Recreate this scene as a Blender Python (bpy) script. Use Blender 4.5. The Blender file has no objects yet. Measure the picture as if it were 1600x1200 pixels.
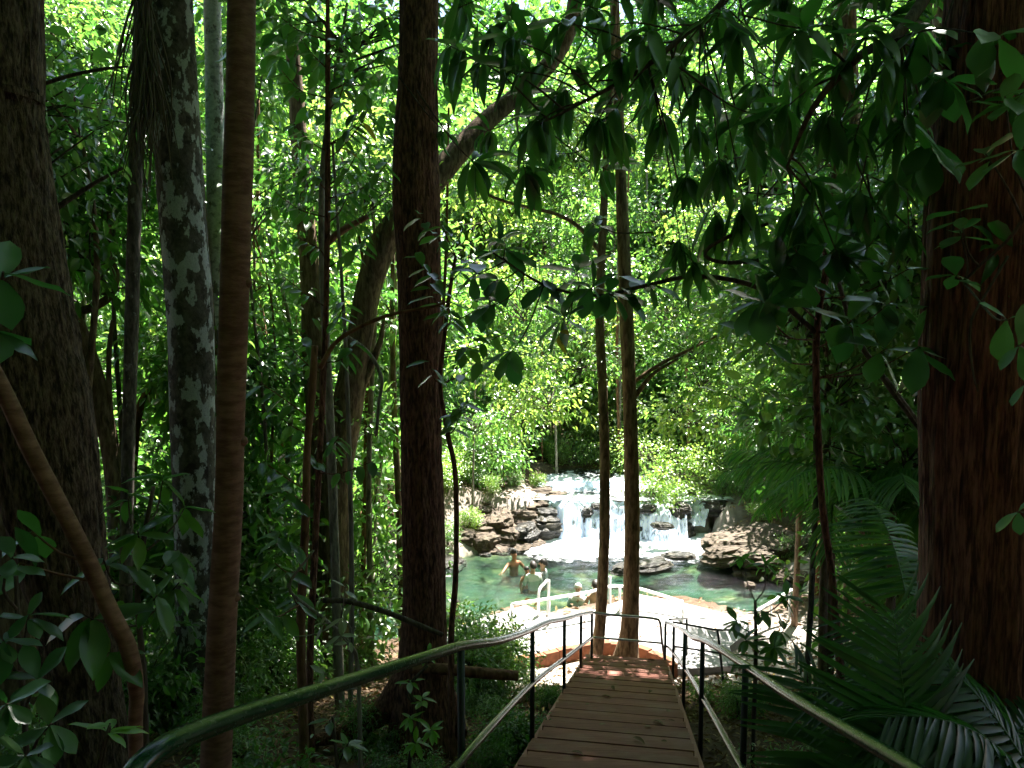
import bpy, math, random
import numpy as np
from mathutils import Vector, Matrix, Quaternion

R = math.radians
random.seed(7)
rng = np.random.default_rng(11)
S = bpy.context.scene
COL = S.collection

# ------------------------------------------------------------------ camera, sky, sun, exposure
PITCH = R(5.0)
FPX = 1200.0
cam_d = bpy.data.cameras.new('camera')
cam_d.sensor_width = 36.0
cam_d.lens = 36.0 * FPX / 1600.0
cam_d.clip_start = 0.05
cam_d.clip_end = 900.0
cam = bpy.data.objects.new('camera', cam_d)
COL.objects.link(cam)
cam.location = (0, 0, 0)
cam.rotation_euler = (R(90) - PITCH, 0, 0)
S.camera = cam

SUN_EL, SUN_AZ = R(65), R(33)          # azimuth measured from straight ahead towards the right
SUN = np.array([math.sin(SUN_AZ) * math.cos(SUN_EL), math.cos(SUN_AZ) * math.cos(SUN_EL), math.sin(SUN_EL)])
world = bpy.data.worlds.new('World')
S.world = world
world.use_nodes = True
wn = world.node_tree
wn.nodes.clear()
w_out = wn.nodes.new('ShaderNodeOutputWorld')
w_bg = wn.nodes.new('ShaderNodeBackground')
w_sky = wn.nodes.new('ShaderNodeTexSky')
w_sky.sky_type = 'NISHITA'
w_sky.sun_disc = False
w_sky.sun_elevation = SUN_EL
w_sky.sun_rotation = SUN_AZ
w_sky.air_density = 1.0
w_sky.dust_density = 1.5
wn.links.new(w_sky.outputs[0], w_bg.inputs[0])
wn.links.new(w_bg.outputs[0], w_out.inputs[0])
w_bg.inputs[1].default_value = 0.055

sun_d = bpy.data.lights.new('sun', 'SUN')
sun_d.energy = 5.0
sun_d.angle = R(0.5)
sun_d.color = (1.0, 0.96, 0.88)
sun_o = bpy.data.objects.new('sun', sun_d)
sun_o.rotation_euler = Vector(-SUN).to_track_quat('-Z', 'Y').to_euler()
sun_o.location = (20, 30, 60)
COL.objects.link(sun_o)

S.view_settings.view_transform = 'Standard'
S.view_settings.look = 'None'
S.view_settings.gamma = 1.0
S.view_settings.use_curve_mapping = False
S.view_settings.exposure = 2.85
S.render.engine = 'CYCLES'
S.cycles.use_denoising = True
S.cycles.max_bounces = 8
S.cycles.diffuse_bounces = 3
S.cycles.glossy_bounces = 3
S.cycles.transmission_bounces = 6
S.cycles.transparent_max_bounces = 12
S.cycles.caustics_reflective = False
S.cycles.caustics_refractive = False
S.cycles.sample_clamp_indirect = 6.0

# ------------------------------------------------------------------ geometry helpers
cP, sP = math.cos(PITCH), math.sin(PITCH)


def W(px, py, y):
    """a point that lies y metres ahead, seen in direction (px, py) of the 1600 x 1200 photograph"""
    a = (px - 800.0) / FPX
    b = (600.0 - py) / FPX
    dy = cP + b * sP
    dz = -sP + b * cP
    k = y / dy
    return np.array([a * k, y, dz * k])


def G(px, py, z):
    """the point of the level plane z seen in direction (px, py)"""
    a = (px - 800.0) / FPX
    b = (600.0 - py) / FPX
    dy = cP + b * sP
    dz = -sP + b * cP
    k = z / dz
    return np.array([a * k, dy * k, z])


def _hash(ix, iy, iz, seed):
    h = (ix.astype(np.int64) * 374761393 + iy.astype(np.int64) * 668265263 + iz.astype(np.int64) * 2147483647 + seed * 1274126177) & 0xffffffff
    h = ((h ^ (h >> 13)) * 1274126177) & 0xffffffff
    h = (h ^ (h >> 16)) & 0xffffffff
    return h / 4294967295.0


def noise3(p, seed=0):
    p = np.asarray(p, float)
    i = np.floor(p).astype(np.int64)
    f = p - i
    f = f * f * (3 - 2 * f)
    out = 0
    for dx in (0, 1):
        for dy in (0, 1):
            for dz in (0, 1):
                w = (f[..., 0] if dx else 1 - f[..., 0]) * (f[..., 1] if dy else 1 - f[..., 1]) * (f[..., 2] if dz else 1 - f[..., 2])
                out = out + w * _hash(i[..., 0] + dx, i[..., 1] + dy, i[..., 2] + dz, seed)
    return out


def fbm(p, seed=0, octs=4):
    p = np.asarray(p, float)
    a, s, t = 0.5, 0.0, 0.0
    for o in range(octs):
        s = s + a * noise3(p * (2 ** o) + 17.3 * o, seed + o)
        t += a
        a *= 0.5
    return s / t


def mesh_np(name, verts, polys, mats, smooth=True, mat_idx=None):
    """polys: list of (M,k) int arrays"""
    me = bpy.data.meshes.new(name)
    verts = np.asarray(verts, np.float32)
    me.vertices.add(len(verts))
    me.vertices.foreach_set('co', verts.ravel())
    polys = [np.asarray(p, np.int32) for p in polys if len(p)]
    nl = sum(p.size for p in polys)
    npoly = sum(len(p) for p in polys)
    me.loops.add(nl)
    me.loops.foreach_set('vertex_index', np.concatenate([p.ravel() for p in polys]))
    me.polygons.add(npoly)
    starts, off = [], 0
    for p in polys:
        starts.append(off + np.arange(len(p)) * p.shape[1])
        off += p.size
    me.polygons.foreach_set('loop_start', np.concatenate(starts).astype(np.int32))
    if mat_idx is not None:
        me.polygons.foreach_set('material_index', np.asarray(mat_idx, np.int32))
    me.polygons.foreach_set('use_smooth', np.full(npoly, smooth))
    me.update(calc_edges=True)
    me.validate()
    for m in (mats if isinstance(mats, (list, tuple)) else [mats]):
        me.materials.append(m)
    return me


def link(name, me, parent=None, loc=None):
    o = bpy.data.objects.new(name, me)
    COL.objects.link(o)
    if parent is not None:
        o.parent = parent
    if loc is not None:
        o.location = loc
    return o


def tag(o, label=None, cat=None, group=None, kind=None):
    if label:
        o['label'] = label
    if cat:
        o['category'] = cat
    if group:
        o['group'] = group
    if kind:
        o['kind'] = kind
    return o


def thing(name, label, cat, loc=(0, 0, 0), group=None):
    o = bpy.data.objects.new(name, None)
    o.empty_display_size = 0.2
    COL.objects.link(o)
    o.location = Vector(loc)
    return tag(o, label, cat, group)


def smooth_path(pts, rad, step):
    """Catmull-Rom through pts, resampled about every step metres"""
    pts = np.asarray(pts, float)
    rad = np.asarray(rad, float)
    P = np.vstack([2 * pts[0] - pts[1], pts, 2 * pts[-1] - pts[-2]])
    Q = np.concatenate([[rad[0]], rad, [rad[-1]]])
    op, orr = [], []
    for i in range(1, len(P) - 2):
        L = np.linalg.norm(P[i + 1] - P[i])
        n = max(1, int(math.ceil(L / step)))
        t = np.linspace(0, 1, n, endpoint=False)[:, None]
        a, b, c, d = P[i - 1], P[i], P[i + 1], P[i + 2]
        op.append(0.5 * ((2 * b) + (-a + c) * t + (2 * a - 5 * b + 4 * c - d) * t ** 2 + (-a + 3 * b - 3 * c + d) * t ** 3))
        orr.append(Q[i] + (Q[i + 1] - Q[i]) * t[:, 0])
    op.append(P[-2][None])
    orr.append([Q[-2]])
    return np.vstack(op), np.concatenate(orr)


def tube_arrays(path, rad, nseg, disp=None, cap=True):
    path = np.asarray(path, float)
    n = len(path)
    T = np.gradient(path, axis=0)
    T /= np.linalg.norm(T, axis=1)[:, None] + 1e-9
    ref = np.array([0.0, -1.0, 0.0]) if abs(T[0][1]) < 0.9 else np.array([1.0, 0, 0])
    U = np.zeros_like(path)
    u = ref - T[0] * ref.dot(T[0])
    u /= np.linalg.norm(u)
    for i in range(n):
        u = u - T[i] * u.dot(T[i])
        u /= np.linalg.norm(u) + 1e-9
        U[i] = u
    V = np.cross(T, U)
    th = np.linspace(0, 2 * np.pi, nseg, endpoint=False)
    rr = np.repeat(np.asarray(rad)[:, None], nseg, 1)
    if disp is not None:
        s = np.concatenate([[0], np.cumsum(np.linalg.norm(np.diff(path, axis=0), axis=1))])
        rr = rr + disp(np.repeat(s[:, None], nseg, 1), np.repeat(th[None], n, 0), rr)
    verts = path[:, None] + rr[..., None] * (np.cos(th)[None, :, None] * U[:, None] + np.sin(th)[None, :, None] * V[:, None])
    i = np.arange(n - 1)[:, None] * nseg
    j = np.arange(nseg)[None]
    j2 = (j + 1) % nseg
    q = np.stack([i + j, i + j2, i + nseg + j2, i + nseg + j], -1).reshape(-1, 4)
    verts = verts.reshape(-1, 3)
    tris = np.zeros((0, 3), int)
    if cap:
        c0, c1 = len(verts), len(verts) + 1
        verts = np.vstack([verts, path[0], path[-1]])
        a = np.arange(nseg)
        b = (a + 1) % nseg
        tris = np.vstack([np.stack([np.full(nseg, c0), b, a], 1), np.stack([np.full(nseg, c1), (n - 1) * nseg + a, (n - 1) * nseg + b], 1)])
    return verts, q, tris


class MB:
    """collects shapes into ONE mesh"""

    def __init__(s):
        s.v, s.q, s.t, s.n = [], [], [], 0
        s.mq, s.mt = [], []

    def add(s, v, q=None, t=None, m=0):
        if q is not None and len(q):
            s.q.append(np.asarray(q) + s.n)
            s.mq += [m] * len(q)
        if t is not None and len(t):
            s.t.append(np.asarray(t) + s.n)
            s.mt += [m] * len(t)
        s.v.append(np.asarray(v, float))
        s.n += len(v)

    def tube(s, pts, rad, nseg=8, step=0.1, smooth=True, m=0, disp=None):
        pts = np.asarray(pts, float)
        rad = np.full(len(pts), rad) if np.isscalar(rad) else np.asarray(rad, float)
        if smooth and len(pts) > 2:
            pts, rad = smooth_path(pts, rad, step)
        elif step and disp is not None:
            pts, rad = smooth_path(pts, rad, step)
        v, q, t = tube_arrays(pts, rad, nseg, disp)
        s.add(v, q, t, m)

    def box(s, c, size, rot=0.0, m=0, bevel=0.0, M=None):
        x, y, z = np.asarray(size, float) / 2
        v = np.array([[sx * x, sy * y, sz * z] for sx in (-1, 1) for sy in (-1, 1) for sz in (-1, 1)])
        ca, sa = math.cos(rot), math.sin(rot)
        v = np.stack([v[:, 0] * ca - v[:, 1] * sa, v[:, 0] * sa + v[:, 1] * ca, v[:, 2]], 1)
        if M is not None:
            v = v @ np.asarray(M).T
        s.add(v + np.asarray(c, float), [[0, 1, 3, 2], [4, 6, 7, 5], [0, 4, 5, 1], [2, 3, 7, 6], [0, 2, 6, 4], [1, 5, 7, 3]], m=m)

    def mesh(s, name, mats, smooth=True):
        pol = []
        mi = []
        if s.q:
            pol.append(np.vstack(s.q))
            mi += s.mq
        if s.t:
            pol.append(np.vstack(s.t))
            mi += s.mt
        return mesh_np(name, np.vstack(s.v), pol, mats, smooth, mi)

    def build(s, name, mats, parent=None, origin=None, smooth=True):
        if origin is not None:
            s.v = [v - np.asarray(origin, float) for v in s.v]
        return link(name, s.mesh(name, mats, smooth), parent)


# ------------------------------------------------------------------ material helpers
class NT:
    def __init__(s, name):
        s.m = bpy.data.materials.new(name)
        s.m.use_nodes = True
        s.t = s.m.node_tree
        s.t.nodes.clear()
        s.out = s.n('OutputMaterial')

    def n(s, kind, **kw):
        nd = s.t.nodes.new('ShaderNode' + kind)
        for k, v in kw.items():
            if k.startswith('i_'):
                nd.inputs[k[2:].replace('_', ' ')].default_value = v
            else:
                setattr(nd, k, v)
        return nd

    def l(s, a, b):
        s.t.links.new(a, b)

    def ramp(s, fac, stops, interp='LINEAR'):
        r = s.n('ValToRGB')
        r.color_ramp.interpolation = interp
        e = r.color_ramp.elements
        e[0].position, e[0].color = stops[0][0], (*stops[0][1], 1)
        e[1].position, e[1].color = stops[1][0], (*stops[1][1], 1)
        for p, c in stops[2:]:
            x = e.new(p)
            x.color = (*c, 1)
        s.l(fac, r.inputs[0])
        return r.outputs[0]

    def math(s, op, a, b=None):
        m = s.n('Math', operation=op)
        for i, x in enumerate((a, b)):
            if x is None:
                continue
            if isinstance(x, (int, float)):
                m.inputs[i].default_value = x
            else:
                s.l(x, m.inputs[i])
        return m.outputs[0]

    def mix(s, fac, a, b):
        m = s.n('MixRGB')
        for i, x in enumerate((fac, a, b)):
            if isinstance(x, tuple):
                m.inputs[i].default_value = (*x, 1)
            elif isinstance(x, (int, float)):
                m.inputs[i].default_value = x
            else:
                s.l(x, m.inputs[i])
        return m.outputs[0]

    def noise(s, scale, detail=4, rough=0.6, vec=None, stretch=None, dist=0.0):
        nd = s.n('TexNoise')
        nd.inputs['Scale'].default_value = scale
        nd.inputs['Detail'].default_value = detail
        nd.inputs['Roughness'].default_value = rough
        nd.inputs['Distortion'].default_value = dist
        if vec is None:
            vec = s.n('TexCoord').outputs['Object']
        if stretch:
            mp = s.n('Mapping')
            mp.inputs['Scale'].default_value = stretch
            s.l(vec, mp.inputs[0])
            vec = mp.outputs[0]
        s.l(vec, nd.inputs[0])
        return nd.outputs[0]

    def bump(s, h, strength=0.5, dist=0.01):
        b = s.n('Bump')
        b.inputs['Strength'].default_value = strength
        b.inputs['Distance'].default_value = dist
        s.l(h, b.inputs['Height'])
        return b.outputs[0]

    def pbsdf(s, color, rough=0.6, normal=None, spec=0.5, metal=0.0):
        p = s.n('BsdfPrincipled')
        for k, x in (('Base Color', color), ('Roughness', rough)):
            if isinstance(x, tuple):
                p.inputs[k].default_value = (*x, 1)
            elif isinstance(x, (int, float)):
                p.inputs[k].default_value = x
            else:
                s.l(x, p.inputs[k])
        p.inputs['Specular IOR Level'].default_value = spec
        p.inputs['Metallic'].default_value = metal
        if normal is not None:
            s.l(normal, p.inputs['Normal'])
        return p.outputs[0]

    def done(s, sh):
        s.l(sh, s.out.inputs[0])
        return s.m


def leaf_mat(name, stops, trans, trans2, rough=0.38, spec=0.5, vein=False):
    """stops: ramp of reflectance by leaf; trans, trans2: light let through"""
    t = NT(name)
    isl = t.n('NewGeometry').outputs['Random Per Island']
    ob = t.n('ObjectInfo').outputs['Random']
    r = t.math('FRACT', t.math('ADD', isl, ob))
    col = t.ramp(r, stops)
    r2 = t.math('FRACT', t.math('MULTIPLY', r, 7.31))
    tc = t.mix(r2, trans, trans2)
    nz = t.noise(9, 3)
    col = t.mix(t.math('MULTIPLY', nz, 0.35), col, (0.02, 0.03, 0.008))
    p = t.pbsdf(col, rough, None, spec)
    tr = t.n('BsdfTranslucent')
    t.l(tc, tr.inputs[0])
    a = t.n('AddShader')
    t.l(p, a.inputs[0])
    t.l(tr.outputs[0], a.inputs[1])
    return t.done(a.outputs[0])


def bark_mat(name, dark, light, scale=1.0, stretch=0.12, bump=0.6, blotch=None, rough=0.85, ring=False, fine=22):
    t = NT(name)
    st = (1, 1, stretch) if not ring else (0.45, 0.45, 1.5)
    a = t.noise(fine * scale, 6, 0.65, stretch=st)
    b = t.noise(3.0 * scale, 3, 0.6)
    cr = t.noise(fine * scale * 0.55, 4, 0.6, stretch=st, dist=0.4)
    col = t.ramp(a, [(0.40, dark), (0.60, light)])
    if not ring:
        col = t.mix(t.ramp(cr, [(0.36, (0.8, 0.8, 0.8)), (0.47, (0, 0, 0))]), col, tuple(0.3 * x for x in dark))
    col = t.mix(t.math('MULTIPLY', b, 0.45), col, tuple(0.45 * x for x in dark))
    if blotch:
        c = t.noise(blotch[1], 5, 0.62, stretch=(1, 1, 0.55))
        msk = t.ramp(c, [(blotch[2], (0, 0, 0)), (blotch[2] + 0.035, (1, 1, 1))])
        spk = t.noise(blotch[1] * 9, 3, 0.6)
        bc = t.ramp(spk, [(0.3, tuple(0.7 * x for x in blotch[0])), (0.6, blotch[0])])
        col = t.mix(msk, col, bc)
    nb = t.bump(a if ring else t.math('ADD', a, cr), bump, 0.035)
    return t.done(t.pbsdf(col, rough, nb, 0.25))


def plain(name, c1, c2, scale=12, rough=0.6, bump=0.2, spec=0.4, metal=0.0, stretch=None):
    t = NT(name)
    a = t.noise(scale, 5, 0.65, stretch=stretch)
    return t.done(t.pbsdf(t.ramp(a, [(0.35, c1), (0.65, c2)]), rough, t.bump(a, bump, 0.01), spec, metal))


M = {}
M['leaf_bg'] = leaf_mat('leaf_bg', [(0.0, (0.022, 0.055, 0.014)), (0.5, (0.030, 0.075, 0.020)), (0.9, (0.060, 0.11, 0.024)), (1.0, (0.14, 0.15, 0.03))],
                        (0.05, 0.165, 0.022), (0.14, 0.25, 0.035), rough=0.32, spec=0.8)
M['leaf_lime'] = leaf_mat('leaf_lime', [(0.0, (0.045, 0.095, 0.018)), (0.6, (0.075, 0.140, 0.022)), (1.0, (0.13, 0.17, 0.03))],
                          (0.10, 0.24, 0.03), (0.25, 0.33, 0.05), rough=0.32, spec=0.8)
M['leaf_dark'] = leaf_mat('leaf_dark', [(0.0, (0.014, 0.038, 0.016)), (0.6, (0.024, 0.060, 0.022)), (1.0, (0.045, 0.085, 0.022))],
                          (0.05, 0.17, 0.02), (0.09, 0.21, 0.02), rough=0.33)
M['leaf_mango'] = leaf_mat('leaf_mango', [(0.0, (0.014, 0.036, 0.016)), (0.7, (0.024, 0.058, 0.020)), (1.0, (0.045, 0.085, 0.02))],
                           (0.025, 0.10, 0.015), (0.07, 0.20, 0.02), rough=0.32)
M['leaf_broad'] = leaf_mat('leaf_broad', [(0.0, (0.012, 0.038, 0.020)), (0.6, (0.020, 0.056, 0.025)), (1.0, (0.04, 0.08, 0.025))],
                           (0.025, 0.11, 0.020), (0.05, 0.15, 0.02), rough=0.36)
M['leaf_fresh'] = leaf_mat('leaf_fresh', [(0.0, (0.04, 0.11, 0.02)), (1.0, (0.08, 0.17, 0.03))], (0.10, 0.30, 0.02), (0.18, 0.36, 0.02))
M['leaf_sun_tint'] = leaf_mat('leaf_sun_tint', [(0.0, (0.22, 0.24, 0.16)), (1.0, (0.36, 0.36, 0.26))], (0.10, 0.12, 0.05), (0.12, 0.12, 0.05))  # whiteness of leaves in the sun, put into the leaf colour
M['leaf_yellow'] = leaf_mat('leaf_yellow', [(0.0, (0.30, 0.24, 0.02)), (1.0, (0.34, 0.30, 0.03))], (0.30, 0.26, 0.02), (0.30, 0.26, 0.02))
M['leaf_palm'] = leaf_mat('leaf_palm', [(0.0, (0.009, 0.030, 0.014)), (0.7, (0.017, 0.045, 0.018)), (1.0, (0.045, 0.07, 0.02))],
                          (0.04, 0.17, 0.02), (0.08, 0.22, 0.02), rough=0.45, spec=0.35)
M['leaf_palm_shade'] = leaf_mat('leaf_palm_shade', [(0.0, (0.008, 0.026, 0.013)), (0.8, (0.014, 0.038, 0.016)), (1.0, (0.04, 0.055, 0.02))], (0.018, 0.075, 0.012), (0.03, 0.10, 0.014), rough=0.5, spec=0.3)  # darker copy of the palm leaf, shade on the near palms put into colour
M['frond_dead'] = leaf_mat('frond_dead', [(0.0, (0.10, 0.075, 0.055)), (1.0, (0.22, 0.18, 0.14))], (0.03, 0.02, 0.012), (0.03, 0.02, 0.012), rough=0.8, spec=0.15)
M['litter'] = leaf_mat('litter', [(0.0, (0.09, 0.05, 0.028)), (0.5, (0.20, 0.125, 0.07)), (0.85, (0.33, 0.24, 0.16)), (1.0, (0.38, 0.30, 0.08))],
                       (0.03, 0.015, 0.005), (0.04, 0.02, 0.006), rough=0.75, spec=0.2)
M['twig'] = bark_mat('twig', (0.07, 0.052, 0.038), (0.16, 0.125, 0.10), 1.5)
M['stick'] = bark_mat('stick', (0.22, 0.19, 0.16), (0.42, 0.38, 0.33), 2.0)
M['bark_dark'] = bark_mat('bark_dark', (0.095, 0.040, 0.028), (0.39, 0.185, 0.125), 2.4, 0.22, 1.0)
M['bark_fissure'] = bark_mat('bark_fissure', (0.055, 0.034, 0.024), (0.30, 0.20, 0.14), 2.3, 0.26, 1.0)
M['bark_red'] = bark_mat('bark_red', (0.105, 0.038, 0.028), (0.44, 0.185, 0.135), 2.2, 0.09, 1.0)
M['bark_spot'] = bark_mat('bark_spot', (0.075, 0.065, 0.052), (0.17, 0.15, 0.125), 0.8, 0.8, 0.3, blotch=((0.50, 0.52, 0.52), 9.0, 0.515))
M['bark_white'] = bark_mat('bark_white', (0.52, 0.53, 0.52), (0.74, 0.75, 0.74), 1.0, 1.2, 0.25, blotch=((0.20, 0.18, 0.15), 8.0, 0.60))
M['bark_smooth'] = bark_mat('bark_smooth', (0.17, 0.076, 0.050), (0.32, 0.160, 0.11), 0.9, ring=True, bump=0.25, rough=0.7)
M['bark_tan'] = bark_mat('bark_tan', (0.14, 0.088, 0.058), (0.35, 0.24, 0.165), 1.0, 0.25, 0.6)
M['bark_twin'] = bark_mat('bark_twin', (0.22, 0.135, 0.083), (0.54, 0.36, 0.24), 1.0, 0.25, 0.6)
M['bark_grey'] = bark_mat('bark_grey', (0.085, 0.072, 0.058), (0.22, 0.19, 0.155), 1.0, 0.3, 0.5, blotch=((0.38, 0.37, 0.34), 9.0, 0.63))
M['bark_pale'] = bark_mat('bark_pale', (0.22, 0.19, 0.155), (0.42, 0.37, 0.31), 1.0, 0.35, 0.4)
M['bark_orange'] = bark_mat('bark_orange', (0.16, 0.075, 0.040), (0.30, 0.16, 0.09), 1.0, 0.3, 0.4)


def m_conc():
    t = NT('concrete')
    ob = t.n('ObjectInfo').outputs['Random']
    a = t.noise(5, 6, 0.65)
    b = t.noise(60, 3, 0.6)
    c = t.ramp(a, [(0.32, (0.27, 0.255, 0.265)), (0.5, (0.37, 0.355, 0.36)), (0.7, (0.46, 0.44, 0.445))])
    c = t.mix(t.math('MULTIPLY', ob, 0.3), c, (0.27, 0.25, 0.25))
    return t.done(t.pbsdf(c, 0.85, t.bump(b, 0.3, 0.005), 0.3))


M['concrete'] = m_conc()


def m_rail():
    t = NT('green_paint')
    a = t.noise(5, 6, 0.6, stretch=(1, 1, 1))
    wear = t.ramp(a, [(0.69, (0, 0, 0)), (0.72, (1, 1, 1))])
    col = t.mix(wear, (0.003, 0.030, 0.012), (0.05, 0.20, 0.14))
    f = t.noise(90, 3, 0.6)
    return t.done(t.pbsdf(col, t.ramp(f, [(0.3, (0.16,) * 3), (0.7, (0.30,) * 3)]), t.bump(f, 0.04, 0.001), 0.42))


M['green_paint'] = m_rail()
M['dark_paint'] = plain('dark_paint', (0.006, 0.012, 0.011), (0.014, 0.022, 0.02), 30, 0.45, 0.1)
M['steel'] = plain('steel', (0.36, 0.37, 0.37), (0.52, 0.53, 0.53), 25, 0.32, 0.05, 0.5, 0.85)
M['white_rail'] = plain('white_rail', (0.62, 0.62, 0.60), (0.78, 0.78, 0.76), 25, 0.35, 0.05)
M['terracotta'] = plain('terracotta', (0.13, 0.050, 0.026), (0.25, 0.095, 0.045), 9, 0.85, 0.4)


def m_plank():
    t = NT('deck_plank')
    ob = t.n('ObjectInfo').outputs['Random']
    a = t.noise(9, 6, 0.65, stretch=(0.6, 14, 14))
    c = t.ramp(a, [(0.3, (0.20, 0.070, 0.050)), (0.7, (0.48, 0.195, 0.145))])
    c = t.mix(t.math('MULTIPLY', ob, 0.45), c, (0.17, 0.07, 0.05))
    b = t.noise(2.5, 4, 0.6)
    c = t.mix(t.ramp(b, [(0.5, (0, 0, 0)), (0.75, (0.6, 0.6, 0.6))]), c, (0.38, 0.23, 0.18))
    return t.done(t.pbsdf(c, 0.7, t.bump(a, 0.5, 0.006), 0.35))


M['plank'] = m_plank()


def m_rock(name, c1, c2, c3, wet=0.8):
    t = NT(name)
    ob = t.n('ObjectInfo').outputs['Random']
    a = t.noise(3.5, 8, 0.68, stretch=(1, 1, 2.6))
    b = t.noise(1.4, 4, 0.6)
    c = t.ramp(a, [(0.30, c1), (0.5, c2), (0.72, c3)])
    c = t.mix(t.ramp(b, [(0.45, (0, 0, 0)), (0.7, (0.7, 0.7, 0.7))]), c, (0.09, 0.075, 0.045))
    c = t.mix(t.math('MULTIPLY', ob, 0.35), c, c1)
    return t.done(t.pbsdf(c, wet, t.bump(a, 0.9, 0.05), 0.4))


M['rock'] = m_rock('rock', (0.026, 0.020, 0.015), (0.085, 0.060, 0.041), (0.20, 0.15, 0.10))
M['rock_wet'] = m_rock('rock_wet', (0.008, 0.008, 0.007), (0.020, 0.018, 0.016), (0.05, 0.044, 0.036), 0.3)


def m_ground():
    t = NT('ground')
    at = t.n('VertexColor')
    at.layer_name = 'cover'
    sep = t.n('SeparateColor')
    t.l(at.outputs[0], sep.inputs[0])
    a = t.noise(7, 8, 0.7)
    b = t.noise(45, 5, 0.7)
    earth = t.ramp(a, [(0.3, (0.045, 0.028, 0.018)), (0.5, (0.105, 0.068, 0.044)), (0.7, (0.20, 0.14, 0.095))])
    earth = t.mix(t.math('MULTIPLY', b, 0.5), earth, (0.05, 0.032, 0.02))
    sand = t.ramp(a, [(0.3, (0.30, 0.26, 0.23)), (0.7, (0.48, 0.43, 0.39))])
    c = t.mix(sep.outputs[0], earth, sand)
    p = t.noise(1.3, 6, 0.62)
    q = t.noise(0.8, 4, 0.6)
    bed = t.ramp(p, [(0.34, (0.012, 0.025, 0.018)), (0.45, (0.03, 0.05, 0.028)), (0.56, (0.11, 0.115, 0.055)), (0.68, (0.32, 0.26, 0.14))])
    bed = t.mix(t.ramp(q, [(0.42, (0, 0, 0)), (0.6, (0.75, 0.75, 0.75))]), bed, (0.035, 0.095, 0.07))
    c = t.mix(sep.outputs[1], c, bed)
    return t.done(t.pbsdf(c, 0.92, t.bump(b, 0.8, 0.03), 0.2))


M['ground'] = m_ground()


def m_water():
    t = NT('water')
    at = t.n('VertexColor')
    at.layer_name = 'foam'
    tr = t.n('BsdfTransparent')
    tr.inputs[0].default_value = (0.66, 0.84, 0.75, 1)
    n1 = t.noise(4.5, 5, 0.65, stretch=(0.5, 1.3, 1))
    nb = t.bump(n1, 1.0, 0.16)
    gl = t.n('BsdfGlossy')
    gl.inputs['Roughness'].default_value = 0.06
    t.l(nb, gl.inputs['Normal'])
    fr = t.n('Fresnel')
    fr.inputs[0].default_value = 1.33
    t.l(nb, fr.inputs['Normal'])
    mx = t.n('MixShader')
    t.l(fr.outputs[0], mx.inputs[0])
    t.l(tr.outputs[0], mx.inputs[1])
    t.l(gl.outputs[0], mx.inputs[2])
    n2 = t.noise(4.5, 7, 0.72)
    f = t.math('ADD', at.outputs[0], t.math('MULTIPLY', t.math('SUBTRACT', n2, 0.5), 1.5))
    fm = t.ramp(f, [(0.42, (0, 0, 0)), (0.60, (1, 1, 1))])
    white = t.pbsdf((0.78, 0.82, 0.86), 0.5, t.bump(n2, 0.8, 0.05), 0.4)
    m2 = t.n('MixShader')
    t.l(fm, m2.inputs[0])
    t.l(mx.outputs[0], m2.inputs[1])
    t.l(white, m2.inputs[2])
    return t.done(m2.outputs[0])


M['water'] = m_water()


def m_fall():
    t = NT('falling_water')
    a = t.noise(11, 6, 0.68, stretch=(1, 0.6, 0.10))
    b = t.noise(30, 4, 0.6, stretch=(1, 0.6, 0.2))
    f = t.math('ADD', t.math('MULTIPLY', a, 0.7), t.math('MULTIPLY', b, 0.3))
    m = t.ramp(f, [(0.36, (0.06, 0.06, 0.06)), (0.50, (1, 1, 1))])
    w1 = t.pbsdf((0.50, 0.56, 0.64), 0.4, t.bump(f, 0.8, 0.05), 0.5)
    w2 = t.n('BsdfTranslucent')
    w2.inputs[0].default_value = (0.42, 0.47, 0.54, 1)
    wa = t.n('AddShader')
    t.l(w1, wa.inputs[0])
    t.l(w2.outputs[0], wa.inputs[1])
    white = wa.outputs[0]
    tr = t.n('BsdfTransparent')
    tr.inputs[0].default_value = (0.70, 0.82, 0.95, 1)
    gl = t.n('BsdfGlossy')
    gl.inputs['Roughness'].default_value = 0.15
    mx = t.n('MixShader')
    mx.inputs[0].default_value = 0.15
    t.l(tr.outputs[0], mx.inputs[1])
    t.l(gl.outputs[0], mx.inputs[2])
    m2 = t.n('MixShader')
    t.l(m, m2.inputs[0])
    t.l(mx.outputs[0], m2.inputs[1])
    t.l(white, m2.inputs[2])
    return t.done(m2.outputs[0])


M['fall'] = m_fall()
M['skin'] = plain('skin', (0.48, 0.28, 0.19), (0.58, 0.36, 0.25), 20, 0.5, 0.05)
M['skin_brown'] = plain('skin_brown', (0.38, 0.17, 0.09), (0.46, 0.22, 0.12), 20, 0.5, 0.05)
M['hair'] = plain('hair', (0.012, 0.009, 0.008), (0.03, 0.022, 0.018), 60, 0.5, 0.3)
M['hair_white'] = plain('hair_white', (0.6, 0.58, 0.55), (0.75, 0.73, 0.70), 60, 0.6, 0.3)
M['cloth_white'] = plain('cloth_white', (0.7, 0.7, 0.7), (0.8, 0.8, 0.8), 20, 0.8, 0.2)
M['cloth_grey'] = plain('cloth_grey', (0.28, 0.28, 0.30), (0.36, 0.36, 0.38), 20, 0.8, 0.2)
M['cloth_navy'] = plain('cloth_navy', (0.02, 0.03, 0.06), (0.03, 0.045, 0.09), 20, 0.8, 0.2)

# ------------------------------------------------------------------ the lie of the land
WATER_Z, DECK_Z, UP_Z = -5.92, -5.45, -5.0


def gxy(lst, z):
    return [tuple(G(px, py, z)[:2]) for px, py in lst]


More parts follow.
